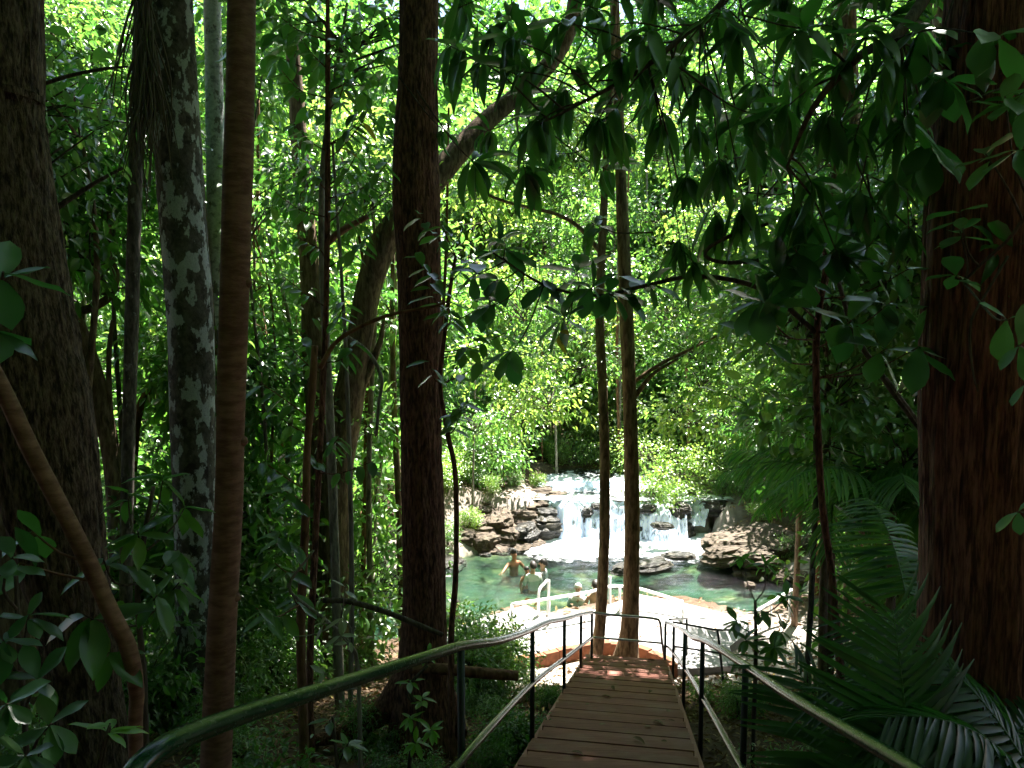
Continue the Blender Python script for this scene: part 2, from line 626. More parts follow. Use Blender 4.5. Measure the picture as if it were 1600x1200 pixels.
POOL = [(-8.5, 13.0), (-3.2, 12.9)] + gxy([(700, 1000), (790, 962), (822, 950), (858, 972), (905, 966), (950, 950), (1000, 934), (1065, 946), (1165, 972), (1235, 948)], WATER_Z) + \
    gxy([(1262, 915), (1205, 886), (1150, 872), (1112, 852), (1108, 822)], WATER_Z) + [(5.6, 20.6), (1.0, 20.9)] + \
    gxy([(845, 842), (770, 856), (690, 880), (600, 900), (480, 918)], WATER_Z) + [(-8.5, 16.2)]
POOL = np.array(POOL)
STREAM = np.array([(0.8, 20.5), (5.7, 20.1), (5.6, 20.9), (4.9, 22.0), (3.9, 22.4), (3.3, 23.6), (1.7, 23.6), (1.0, 22.2)])


def poly_sd(P, x, y):
    """signed distance to a polygon, negative inside"""
    x = np.asarray(x, float)
    y = np.asarray(y, float)
    d = np.full(x.shape, 1e9)
    inside = np.zeros(x.shape, bool)
    n = len(P)
    for i in range(n):
        ax, ay = P[i]
        bx, by = P[(i + 1) % n]
        ex, ey = bx - ax, by - ay
        wx, wy = x - ax, y - ay
        t = np.clip((wx * ex + wy * ey) / (ex * ex + ey * ey + 1e-12), 0, 1)
        d = np.minimum(d, (wx - t * ex) ** 2 + (wy - t * ey) ** 2)
        c = ((ay <= y) & (by > y)) | ((by <= y) & (ay > y))
        xx = ax + (y - ay) / (by - ay + 1e-12) * ex
        inside ^= c & (x < xx)
    d = np.sqrt(d)
    return np.where(inside, -d, d)


def sstep(a, b, x):
    t = np.clip((x - a) / (b - a), 0, 1)
    return t * t * (3 - 2 * t)


def deck_z(y):
    return -1.37 - 0.34 * y


def terrain(x, y):
    x = np.asarray(x, float)
    y = np.asarray(y, float)
    slope = -1.66 - 0.34 * np.clip(y, -14, 11.3)
    side = 0.10 * np.clip(np.abs(x - 0.5) - 2.5, 0, 30) ** 1.05
    bump = (fbm(np.stack([x * 0.7, y * 0.7, 0 * x], -1), 3, 4) - 0.5) * 0.55
    near_path = sstep(0.9, 2.2, np.abs(x - (0.0 + 0.16 * y)))
    zn = slope + side * 0.6 * sstep(0, 5, y) + bump * (0.25 + 0.75 * near_path)
    flat = -5.58 + 0.10 * np.clip(np.abs(x - 1) - 4.5, 0, 40) + bump * 0.25
    z = zn + (flat - zn) * sstep(10.2, 12.2, y)
    far = -4.95 + 0.11 * np.clip(y - 20, 0, 200) + 0.13 * np.clip(np.abs(x - 4) - 3.5, 0, 60) + bump * 1.6
    z = z + (far - z) * sstep(17.5, 21.0, y)
    bl = 0.42 * sstep(-1.0, -5.0, x) * sstep(16, 19, y) * sstep(26, 20, y)
    z = z + bl
    s = poly_sd(STREAM, x, y)
    ch = UP_Z - 0.12 + 0.05 * np.clip(y - 21, 0, 40)
    z = np.where(y > 20.3, z + (np.minimum(z, ch) - z) * sstep(0.9, -0.2, s), z)
    p = poly_sd(POOL, x, y)
    bed = WATER_Z - 0.22 - 0.75 * sstep(0, -2.6, p) + bump * 0.55
    z = z + (np.minimum(z, bed) - z) * sstep(0.28, -0.12, p)
    shore = sstep(1.6, 0.25, p) * (y > 15)
    z = z - shore * (z - (WATER_Z + 0.05)) * 0.55 * (y < 20.3)
    return z


def tz(x, y):
    return float(terrain(np.array([x]), np.array([y]))[0])


def axis(lo, a, b, hi, fine, grow=1.22):
    c = list(np.arange(a, b, fine))
    s, v = fine, b
    while v < hi:
        c.append(v)
        s *= grow
        v += s
    c.append(hi)
    s, v = fine, a
    while v > lo:
        s *= grow
        v -= s
        c.append(max(v, lo))
    return np.array(sorted(set(c)))


def build_ground():
    xs = axis(-260, -12, 13, 260, 0.17)
    ys = axis(-60, -1, 30, 420, 0.17)
    X, Y = np.meshgrid(xs, ys)
    Z = terrain(X, Y)
    nx, ny = len(xs), len(ys)
    i = np.arange(ny - 1)[:, None] * nx + np.arange(nx - 1)[None]
    q = np.stack([i, i + 1, i + nx + 1, i + nx], -1).reshape(-1, 4)
    me = mesh_np('ground', np.stack([X, Y, Z], -1).reshape(-1, 3), [q], M['ground'])
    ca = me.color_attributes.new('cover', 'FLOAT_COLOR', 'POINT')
    nz = fbm(np.stack([X * 0.6, Y * 0.6, 0 * X], -1), 9, 3) - 0.5
    p = poly_sd(POOL, X, Y)
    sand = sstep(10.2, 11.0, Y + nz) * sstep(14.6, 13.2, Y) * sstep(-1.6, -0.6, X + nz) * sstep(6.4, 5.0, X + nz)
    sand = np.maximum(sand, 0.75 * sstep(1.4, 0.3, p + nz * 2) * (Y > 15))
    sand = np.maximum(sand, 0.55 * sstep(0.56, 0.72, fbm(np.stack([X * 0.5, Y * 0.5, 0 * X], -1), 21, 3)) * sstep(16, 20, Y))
    bed = sstep(0.15, -0.15, p)
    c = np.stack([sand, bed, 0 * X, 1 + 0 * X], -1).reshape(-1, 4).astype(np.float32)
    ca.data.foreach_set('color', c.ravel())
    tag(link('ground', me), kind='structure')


build_ground()


def build_water():
    xs = np.arange(-9, 8.2, 0.07)
    ys = np.arange(11.9, 21.3, 0.07)
    X, Y = np.meshgrid(xs, ys)
    d_f = np.abs(Y - 20.0) + 0.9 * np.maximum(0, np.maximum(0.9 - X, X - 5.0))
    amp = 0.010 + 0.035 * np.exp(-d_f / 1.0)
    Z = WATER_Z + amp * 2 * (fbm(np.stack([X * 2.1, Y * 4.0, 0 * X], -1), 31, 4) - 0.5) * 2
    nx = len(xs)
    i = np.arange(len(ys) - 1)[:, None] * nx + np.arange(nx - 1)[None]
    q = np.stack([i, i + 1, i + nx + 1, i + nx], -1).reshape(-1, 4)
    cx = (X[:-1, :-1]).ravel() + 0.035
    cy = (Y[:-1, :-1]).ravel() + 0.035
    keep = poly_sd(POOL, cx, cy) < 0.5
    me = mesh_np('water', np.stack([X, Y, Z], -1).reshape(-1, 3), [q[keep]], M['water'])
    ca = me.color_attributes.new('foam', 'FLOAT_COLOR', 'POINT')
    foam = 1.25 * np.exp(-(d_f / 1.5) ** 2) + 0.07
    ca.data.foreach_set('color', np.stack([foam, foam, foam, 1 + 0 * foam], -1).reshape(-1).astype(np.float32))
    tag(link('water', me), kind='structure')
    # the stream above the falls
    xs = np.arange(0.2, 10.5, 0.14)
    ys = np.arange(20.62, 44, 0.14)
    X, Y = np.meshgrid(xs, ys)
    rip = fbm(np.stack([X * 1.4, Y * 2.2, 0 * X], -1), 41, 4) - 0.5
    Z = UP_Z + 0.05 * np.clip(Y - 21, 0, 40) + 0.14 * rip + 0.10 * sstep(22.2, 22.9, Y + 1.2 * rip)
    nx = len(xs)
    i = np.arange(len(ys) - 1)[:, None] * nx + np.arange(nx - 1)[None]
    q = np.stack([i, i + 1, i + nx + 1, i + nx], -1).reshape(-1, 4)
    keep = poly_sd(STREAM, X[:-1, :-1].ravel(), Y[:-1, :-1].ravel()) < 0.35
    me = mesh_np('stream', np.stack([X, Y, Z], -1).reshape(-1, 3), [q[keep]], M['water'])
    ca = me.color_attributes.new('foam', 'FLOAT_COLOR', 'POINT')
    foam = 0.02 + 0.62 * np.exp(-((Y - 22.4 + rip * 2) / 0.55) ** 2) + 0.30 + 0.25 * np.exp(-((Y - 20.8) / 0.5) ** 2)
    ca.data.foreach_set('color', np.stack([foam, foam, foam, 1 + 0 * foam], -1).reshape(-1).astype(np.float32))
    tag(link('stream', me), kind='structure')


build_water()


def cascade(name, a, b, depth, h0, h1, label, seed, rough=0.10):
    """a sheet of falling water from lip a-b, thrown towards the camera"""
    a, b = np.asarray(a, float), np.asarray(b, float)
    nu, nv = 150, 34
    u = np.linspace(0, 1, nu)[None].repeat(nv, 0)
    v = np.linspace(0, 1, nv)[:, None].repeat(nu, 1)
    base = a[None, None] + (b - a)[None, None] * u[..., None]
    L = np.linalg.norm(b - a)
    n1 = fbm(np.stack([u * L * 3.2, v * 0.5, 0 * u], -1), seed, 4) - 0.5
    n2 = fbm(np.stack([u * L * 14, v * 1.4, 0 * u], -1), seed + 5, 3) - 0.5
    nrm = np.array([(b - a)[1], -(b - a)[0]]) / L
    if nrm[1] > 0:
        nrm = -nrm
    out = depth * (v ** 0.85) * (0.75 + 0.9 * n1) + rough * n2 + 0.10 * n1
    x = base[..., 0] + nrm[0] * out
    y = base[..., 1] + nrm[1] * out
    lip = 0.16 * n1 * (1 - v)
    z = base[..., 2] + lip - (h0 + (h1 - h0) * u) * (v ** 1.45)
    n4 = fbm(np.stack([u * L * 1.6, v * 3.0, 0 * u + 3], -1), seed + 8, 3) - 0.5
    z = z + 0.16 * n4 * np.sin(np.pi * v) + 0.05 * np.sin(2 * np.pi * (2.5 * v + 2.2 * n1)) * np.sin(np.pi * v)
    y = y - 0.22 * n4 * np.sin(np.pi * v)
    vv = np.stack([x, y, z], -1).reshape(-1, 3)
    i = np.arange(nv - 1)[:, None] * nu + np.arange(nu - 1)[None]
    q = np.stack([i, i + 1, i + nu + 1, i + nu], -1).reshape(-1, 4)
    o = link(name, mesh_np(name, vv, [q], M['fall']))
    return tag(o, label, 'waterfall')


cascade('waterfall', (0.78, 20.86, UP_Z + 0.03), (4.7, 20.62, UP_Z - 0.10), 1.1, 0.95, 0.80, 'wide white waterfall dropping over the rock ledge into the pool', 51)
cascade('waterfall', (4.35, 21.55, UP_Z + 0.16), (5.55, 20.75, UP_Z - 0.12), 0.85, 0.62, 0.50, 'small white side cascade running down right of the wide waterfall', 61)
cascade('waterfall', (1.1, 22.15, UP_Z + 0.20), (3.4, 22.3, UP_Z + 0.18), 0.5, 0.20, 0.20, 'low upper step of white water above the wide waterfall', 71)

# ------------------------------------------------------------------ rocks
def rock_mesh(name, seed, sub, strat, mat):
    import bmesh
    bm = bmesh.new()
    bmesh.ops.create_icosphere(bm, subdivisions=sub, radius=1.0)
    v = np.array([p.co[:] for p in bm.verts])
    f = np.array([[q.index for q in p.verts] for p in bm.faces])
    bm.free()
    w = np.sign(v) * np.abs(v) ** 0.72
    d = fbm(v * 1.5 + seed * 3.1, seed, 5) - 0.5
    w = w * (1 + 0.55 * d + 0.5 * np.abs(fbm(v * 2.6 + seed, seed + 3, 3) - 0.5))[:, None]
    lay = np.round(w[:, 2] * strat + 0.6 * d) / strat
    w[:, 2] = 0.62 * w[:, 2] + 0.38 * lay
    sh = noise3(np.stack([lay * 9.7, 0 * lay, 0 * lay + seed], -1), seed) - 0.5
    w[:, :2] *= (1 + 0.28 * sh)[:, None]
    return mesh_np(name, w, [f], mat, smooth=False)


ROCKS = [rock_mesh('rock', k, 4, 3.5, M['rock']) for k in range(4)]
WETROCKS = [rock_mesh('rock', 10 + k, 4, 3.0, M['rock_wet']) for k in range(3)]


def rock(lib, k, loc, size, rz, label, group=None):
    o = link('rock', lib[k % len(lib)], None, loc)
    o.scale = size
    o.rotation_euler = (random.uniform(-.12, .12), random.uniform(-.12, .12), rz)
    return tag(o, label, 'rock', group)


# ledge left of the falls
lz = WATER_Z
LEDGE = [(850, 822, 20.2, .42), (822, 828, 19.9, .46), (790, 834, 19.7, .50), (755, 842, 19.4, .46), (842, 804, 20.6, .44), (812, 808, 20.4, .48), (778, 812, 20.1, .52), (740, 818, 19.9, .5),
         (850, 788, 21.0, .42), (822, 790, 20.9, .46), (790, 794, 20.8, .46), (755, 796, 20.6, .48), (838, 772, 21.7, .44), (800, 775, 21.6, .48), (765, 778, 21.4, .46), (870, 776, 21.5, .34), (855, 762, 22.3, .42), (718, 838, 19.2, .42), (705, 815, 20.2, .4)]
for k, (px, py, y, s_) in enumerate(LEDGE):
    rock(WETROCKS if k in (0, 1, 4) else ROCKS, k, W(px, py, y) - np.array([0, 0, 0.08]), (s_ * random.uniform(.9, 1.4), s_ * random.uniform(.7, 1.0), s_ * random.uniform(.45, .75)), k * 1.3,
         'brown jagged ledge rock on the bank left of the waterfall', 'ledge rocks left of the waterfall')
for k in range(7):
    x = 1.0 + k * 0.58
    rock(WETROCKS, k, (x, 20.95 - 0.07 * k, UP_Z - 0.74 - 0.075 * k), (0.5, 0.34, 0.58), k * 2.1, 'wet dark rock standing behind the falling water', 'wet rocks behind the waterfall')
for k, x in enumerate((1.12, 2.05, 2.3, 3.45, 3.7, 4.35, 4.7)):
    rock(WETROCKS, k, (x, 20.70 - 0.09 * (x - 0.8) + random.uniform(-.1, .1), UP_Z - 0.08 - 0.03 * (x - 0.8) - random.uniform(0, .2)), (random.uniform(.08, .2), 0.15, random.uniform(.07, .15)), k * 1.4, 'small wet stone on the lip of the waterfall', 'stones on the lip of the falls')
for k, (px, py, y, s) in enumerate([(1050, 786, 21.4, (0.30, 0.3, 0.25)), (1062, 800, 20.6, (0.34, 0.25, 0.25)), (1046, 772, 22.3, (0.35, 0.3, 0.22)), (1112, 792, 20.9, (0.45, 0.35, 0.24))]):
    rock(WETROCKS, k + 1, W(px, py, y), s, k * 1.9, 'dark wet rock splitting the side cascade from the waterfall', 'dark rocks between the two falls')
rock(WETROCKS, 0, W(1034, 822, 19.3), (0.28, 0.15, 0.07), 0.2, 'flat dark rock breaking the white foam below the waterfall')
rock(WETROCKS, 1, W(1020, 884, 17.4), (0.45, 0.26, 0.13), 0.4, 'large dark rock breaking the surface in mid pool right of the twin trunks')
rock(WETROCKS, 2, W(972, 889, 17.3), (0.26, 0.2, 0.11), 1.0, 'smaller dark pool rock seen between the twin trunks')
rock(WETROCKS, 2, W(1062, 868, 18.0), (0.38, 0.22, 0.06), 0.1, 'low dark rock just awash near the right side of the pool')
for k, (px, py, y, s) in enumerate([(1150, 848, 18.4, (0.75, 0.55, 0.22)), (1175, 868, 17.6, (0.6, 0.45, 0.2)), (1130, 868, 17.8, (0.45, 0.4, 0.22)), (1205, 848, 18.5, (0.8, 0.6, 0.32))]):
    rock(ROCKS, k, W(px, py, y), s, k * 1.7, 'pale tan slab of rock at the water on the right bank', 'pale slabs on the right bank')
for k in range(26):
    px = random.uniform(1150, 1290)
    py = random.uniform(868, 922)
    y = G(px, py, WATER_Z)[1] + random.uniform(-.1, .1)
    s = random.uniform(0.12, 0.3)
    rock(ROCKS, k, W(px, py, y) + np.array([0, 0, 0.03]), (s, s * 0.8, s * 0.5), k * 1.1, 'small grey stone among the rubble along the right shore', 'shore stones on the right bank')
for k in range(16):
    a = random.uniform(0, 1)
    px, py = 600 + a * 230, 905 - a * 48 + random.uniform(-6, 4)
    s = random.uniform(0.15, 0.4)
    rock(WETROCKS if k % 2 else ROCKS, k, W(px, py, G(px, py, WATER_Z)[1] + 0.3), (s, s, s * 0.6), k, 'small dark stone along the far left shore of the pool', 'shore stones on the far left')

# ------------------------------------------------------------------ deck, kerb, stairs
def slab(name, poly, ztop, thick, mat, kind='structure'):
    n = len(poly)
    v = [(x, y, ztop) for x, y in poly] + [(x, y, ztop - thick) for x, y in poly]
    me = bpy.data.meshes.new(name)
    f = [list(range(n)), list(range(2 * n - 1, n - 1, -1))] + [[i, n + i, n + (i + 1) % n, (i + 1) % n] for i in range(n)]
    me.from_pydata(v, [], [t[::-1] for t in f] if False else f)
    me.materials.append(mat)
    me.update()
    import bmesh
    bm = bmesh.new()
    bm.from_mesh(me)
    bmesh.ops.recalc_face_normals(bm, faces=bm.faces)
    bm.to_mesh(me)
    bm.free()
    return tag(link(name, me), kind=kind)


deck_poly = gxy([(668, 1012), (700, 985), (760, 964), (822, 945), (858, 967), (905, 961), (950, 945), (1000, 929), (1065, 941), (1165, 967), (1172, 985), (1140, 1010), (1150, 1040),
                 (1050, 1046), (1040, 1034), (1015, 1024), (975, 1012), (930, 1012), (890, 1018), (840, 1030), (790, 1040), (740, 1046), (690, 1048)], DECK_Z)
PAV = slab('pavement', deck_poly, DECK_Z - 0.03, 0.57, M['concrete'])


def clip(poly, a, b, c):
    """keep the side a*x + b*y <= c"""
    out = []
    for i in range(len(poly)):
        p, q = poly[i - 1], poly[i]
        dp, dq = a * p[0] + b * p[1] - c, a * q[0] + b * q[1] - c
        if (dp <= 0) != (dq <= 0):
            t = dp / (dp - dq)
            out.append((p[0] + (q[0] - p[0]) * t, p[1] + (q[1] - p[1]) * t))
        if dq <= 0:
            out.append(q)
    return out


def pavers(x0, x1, dx, dy, gap, stag):
    yy, r_ = 10.8, 0
    while yy < 15.2:
        xx = x0 - (dx * 0.5 if (stag and r_ % 2) else 0)
        while xx < x1:
            p = deck_poly
            for a, b, c in ((-1, 0, -max(xx, x0) - gap), (1, 0, min(xx + dx, x1)), (0, -1, -yy - gap), (0, 1, yy + dy)):
                p = clip(p, a, b, c) if p else p
            if len(p) > 2:
                o = slab('paving_slab', p, DECK_Z + random.uniform(-.003, .003), 0.028, M['concrete'], None)
                o.parent = PAV
            xx += dx
        yy += dy
        r_ += 1


pavers(-2.2, 1.6, 1.5, 0.36, 0.016, True)
pavers(1.6, 5.2, 1.8, 1.25, 0.01, False)

kt = thing('garden_kerb', 'curved red-brown kerb wall between the pale deck and the twin trunks', 'kerb', G(930, 1020, DECK_Z))
kp = np.array([G(px, py, DECK_Z) for px, py in [(672, 1054), (740, 1046), (800, 1037), (850, 1027), (890, 1018), (930, 1011), (975, 1011), (1015, 1023), (1040, 1033), (1052, 1046)]])
kp, _ = smooth_path(kp, np.ones(len(kp)), 0.33)
for i in range(len(kp) - 1):
    a, b = kp[i], kp[i + 1]
    mb = MB()
    c = (a + b) / 2
    mb.box((c[0], c[1] - 0.05, DECK_Z - 0.08 + 0.01 * (i % 3)), (np.linalg.norm(b - a) - 0.006, 0.13, 0.34), math.atan2(b[1] - a[1], b[0] - a[0]))
    mb.build('brick', M['terracotta'], kt, kt.location, smooth=False)

ST_ROT = -math.atan(0.167)
st_c = lambda y: np.array([-0.155 + 0.167 * y, y])
RUN, RISE = 0.42, 0.42 * 0.34
stairs = thing('boardwalk_stairs', 'brown timber steps leading down between the green handrails to the pool', 'stairs', (st_c(6)[0], 6, deck_z(6)))
dirv = np.array([math.sin(-ST_ROT), math.cos(-ST_ROT)])
y_end = 10.75
ns = 24
for i in range(ns):
    yc = y_end - i * RUN * dirv[1]
    c = st_c(yc)
    zt = deck_z(yc) + 0.02
    me = None
    for k in range(4):
        off = (k - 1.5) * (RUN / 4 + 0.002)
        mb = MB()
        mb.box((c[0] + dirv[0] * off + random.uniform(-.008, .008), c[1] + dirv[1] * off, zt - 0.02 + random.uniform(-.003, .003)), (1.17 + random.uniform(-.012, .012), RUN / 4 - 0.012, 0.04), ST_ROT)
        mb.build('plank', M['plank'], stairs, stairs.location, smooth=False)
    mb = MB()
    mb.box((c[0] + dirv[0] * (RUN / 2 - 0.03), c[1] + dirv[1] * (RUN / 2 - 0.03), zt - 0.115), (1.10, 0.025, 0.15), ST_ROT)
    mb.build('riser', M['plank'], stairs, stairs.location, smooth=False)
for sx in (-1, 1):
    a, b = st_c(0.8), st_c(10.9)
    px_ = np.array([math.cos(ST_ROT), math.sin(ST_ROT)]) * 0.615 * sx
    mb = MB()
    A = np.array([a[0] + px_[0], a[1] + px_[1], deck_z(a[1]) - 0.13])
    B = np.array([b[0] + px_[0], b[1] + px_[1], deck_z(b[1]) - 0.13])
    mid = (A + B) / 2
    L = np.linalg.norm(B - A)
    d = (B - A) / L
    side = np.array([math.cos(ST_ROT), math.sin(ST_ROT), 0])
    up = np.cross(side, d)
    mb.box(mid, (0.05, L, 0.24), M=np.stack([side, d, up], 1))
    mb.build('stringer', M['plank'], stairs, stairs.location, smooth=False)

# ------------------------------------------------------------------ handrails
def rail(name, label, cat, runs, posts, mats, origin, r_top=0.026, post_r=0.019, kind='round', group=None):
    """runs: list of (part name, points, radius, material); posts: (top, bottom)"""
    t = thing(name, label, cat, origin, group)
    for nm, pts, r, mt in runs:
        mb = MB()
        mb.tube(pts, r, 20 if r > 0.02 else 14, 0.05)
        mb.build(nm, mt, t, origin)
    for a, b in posts:
        mb = MB()
        if kind == 'round':
            mb.tube([a, b], post_r, 14, smooth=False)
            mb.tube([np.array(b) + (0, 0, 0.012), b], post_r * 2.0, 14, smooth=False)
        else:
            mb.tube([a, b], post_r, 14, smooth=False)
        mb.build('post', mats, t, origin)
    return t


def rp(lst):
    return np.array([W(px, py, y) for px, py, y in lst])


L_top = rp([(925, 957, 10.6), (908, 960, 9.5), (882, 967, 7.8), (856, 972, 6.7), (832, 983, 5.8), (800, 995, 4.8), (770, 1003, 4.2), (720, 1010, 3.6), (650, 1031, 3.0), (560, 1060, 2.5), (470, 1088, 2.1), (390, 1113, 1.83), (310, 1142, 1.6), (255, 1168, 1.46), (215, 1200, 1.38), (190, 1240, 1.33)])
L_mid = rp([(925, 996, 10.6), (882, 1029, 7.8), (832, 1068, 5.8), (735, 1172, 3.6), (600, 1330, 2.5)])
Lposts = []
for px, y in ((925, 10.6), (908, 9.5), (879, 7.8), (832, 5.8), (720, 3.6)):
    i = int(np.argmin(np.abs(L_top[:, 1] - y)))
    top = L_top[i]
    Lposts.append((top, np.array([top[0], top[1], deck_z(top[1]) - 0.28])))
rail('stair_handrail', 'long green pipe handrail on the left side of the steps', 'handrail',
     [('top_rail', L_top, 0.0235, M['green_paint']), ('mid_rail', L_mid, 0.021, M['green_paint'])], Lposts, M['dark_paint'], (L_top[8][0], 3.0, tz(-0.5, 3.0)), kind='p')

R_top = rp([(1040, 972, 10.9), (1053, 977, 10.1), (1070, 986, 8.2), (1082, 996, 7.0), (1098, 1000, 6.0), (1125, 1014, 5.0), (1165, 1040, 4.2), (1230, 1085, 3.2), (1330, 1145, 2.4), (1430, 1205, 1.92), (1560, 1290, 1.5)])
R_mid = rp([(1043, 1010, 10.9), (1053, 1021, 10.1), (1071, 1046, 8.2), (1099, 1092, 6.0), (1155, 1192, 4.2), (1240, 1340, 3.0)])
Rposts = []
for px, y in ((1045, 10.9), (1053, 10.1), (1069, 8.2), (1098, 6.0), (1165, 4.2)):
    i = int(np.argmin(np.abs(R_top[:, 1] - y)))
    top = R_top[i]
    Rposts.append((top, np.array([top[0], top[1], deck_z(top[1]) - 0.28])))
rail('stair_handrail', 'long green pipe handrail on the right side of the steps', 'handrail',
     [('top_rail', R_top, 0.0235, M['green_paint']), ('mid_rail', R_mid, 0.021, M['green_paint'])], Rposts, M['dark_paint'], (R_top[7][0], 3.2, tz(1.3, 3.2)), kind='p')

E_top = rp([(927, 957, 10.75), (960, 961, 10.85), (1000, 964, 10.95), (1024, 967, 11.0), (1031, 972, 11.0), (1034, 1000, 11.0), (1039, 1033, 11.0)])
E_mid = rp([(927, 996, 10.75), (980, 1000, 10.9), (1034, 1005, 11.0)])
rail('end_barrier', 'steel pipe barrier across the foot of the steps before the twin trunks', 'barrier',
     [('top_rail', E_top, 0.019, M['steel']), ('mid_rail', E_mid, 0.016, M['steel'])], [], M['steel'], (E_top[2][0], 10.9, -5.4))
F_top = rp([(1046, 968, 11.0), (1062, 967, 11.6), (1074, 966, 12.0)])
F2 = rp([(1052, 972, 11.0), (1085, 978, 11.2), (1120, 984, 11.3), (1150, 984, 11.9)])
F3 = rp([(1054, 1010, 11.0), (1108, 1018, 11.25), (1126, 1021, 11.3)])
rail('landing_rail', 'thin dark pipe rail on the sunlit landing right of the steps', 'handrail',
     [('top_rail', F2, 0.016, M['dark_paint']), ('mid_rail', F3, 0.014, M['dark_paint']), ('top_rail', F_top, 0.016, M['steel'])],
     [(W(1121, 984, 11.3), W(1130, 1062, 11.3)), (W(1073, 966, 12.0), W(1073, 1036, 12.0))], M['dark_paint'], W(1100, 1050, 11.3))


def onz(px, y, z):
    p = W(px, 945, y)
    return np.array([p[0], y, z])


yq = lambda px, py: G(px, py, DECK_Z)
pr_pts = rp([(800, 944, 12.9), (860, 935, 13.2), (920, 925, 13.5), (950, 917, 13.75), (972, 916, 13.9), (1000, 920, 14.0), (1058, 938, 13.7), (1066, 944, 13.5), (1067, 984, 13.3)])
pp = []
for px, y in ((800, 12.9), (858, 13.2), (968, 13.85), (1067, 13.4)):
    zt = float(np.interp(px, [800, 860, 920, 950, 972, 1000, 1058, 1067], pr_pts[:8, 2]))
    a = onz(px, y, zt)
    pp.append((a, onz(px, y, DECK_Z)))
rail('pool_rail', 'white pipe handrail bending round the pool edge of the deck', 'handrail',
     [('top_rail', pr_pts, 0.027, M['white_rail'])], pp, M['white_rail'], (pr_pts[3][0], 13.7, DECK_Z), post_r=0.024)
for (a, b, lab) in (((842, 13.6), (856, 14.0), 'white hoop grab rail at the pool entry left of the twin trunks'),):
    za = DECK_Z - 0.1
    A, B = W(a[0], 924, a[1]), W(b[0], 907, b[1])
    pts = [onz(a[0], a[1], za), A + (0, 0, -0.02), (A * 0.35 + B * 0.65) + (0, 0, 0.02), B, B + (0.02, 0, -0.06), onz(b[0], b[1], za)]
    rail('grab_rail', lab, 'handrail', [('hoop', np.array(pts), 0.026, M['white_rail'])], [], M['white_rail'], onz(a[0], a[1], DECK_Z))
A, B = W(953, 900, 14.4), W(953, 952, 14.2)
rail('grab_rail', 'single white upright grab post showing just right of the left twin trunk', 'handrail', [('upright', np.array([A, (A + B) / 2, B + (0, 0, -.1)]), 0.026, M['white_rail'])], [], M['white_rail'], B)
A, B, C2 = W(1178, 958, 13.2), W(1205, 942, 13.5), W(1237, 922, 13.8)
rail('grab_rail', 'bright white slanting rail at the right end of the deck below the palm', 'handrail', [('top_rail', np.array([A, B, C2]), 0.036, M['white_rail'])],
     [(B, np.array([B[0], B[1], -6.2])), (C2 - (0.03, 0, 0), np.array([C2[0] - 0.03, C2[1], -6.3]))], M['white_rail'], (B[0], B[1], -6.0))

# ------------------------------------------------------------------ leaves and crowns
def leaf_template(kind):
    if kind == 'lo':
        v = np.array([[0, 0, 0], [-.5, .45, .10], [.5, .45, .10], [0, 1, -.12], [0, .48, -.02]], float)
        t = np.array([[0, 4, 1], [0, 2, 4], [1, 4, 3], [4, 2, 3]])
        return v, t
    v = np.array([[0, 0, 0], [-.36, .22, .08], [0, .22, 0], [.36, .22, .08], [-.5, .5, .10], [0, .5, 0], [.5, .5, .10], [-.33, .78, .02], [0, .78, -.06], [.33, .78, .02], [0, 1, -.18]], float)
    t = np.array([[0, 2, 1], [0, 3, 2], [1, 2, 5], [1, 5, 4], [2, 3, 6], [2, 6, 5], [4, 5, 8], [4, 8, 7], [5, 6, 9], [5, 9, 8], [7, 8, 10], [8, 9, 10]])
    return v, t


def leaves_arrays(pos, d, nrm, ln, wd, kind='lo'):
    v, t = leaf_template(kind)
    d = d / (np.linalg.norm(d, axis=1)[:, None] + 1e-9)
    s = np.cross(d, nrm)
    s /= np.linalg.norm(s, axis=1)[:, None] + 1e-9
    n = np.cross(s, d)
    V = pos[:, None] + v[None, :, 0, None] * (wd[:, None] * s)[:, None] + v[None, :, 1, None] * (ln[:, None] * d)[:, None] + v[None, :, 2, None] * (ln[:, None] * n)[:, None]
    T = (np.arange(len(pos)) * len(v))[:, None, None] + t[None]
    return V.reshape(-1, 3), T.reshape(-1, 3)


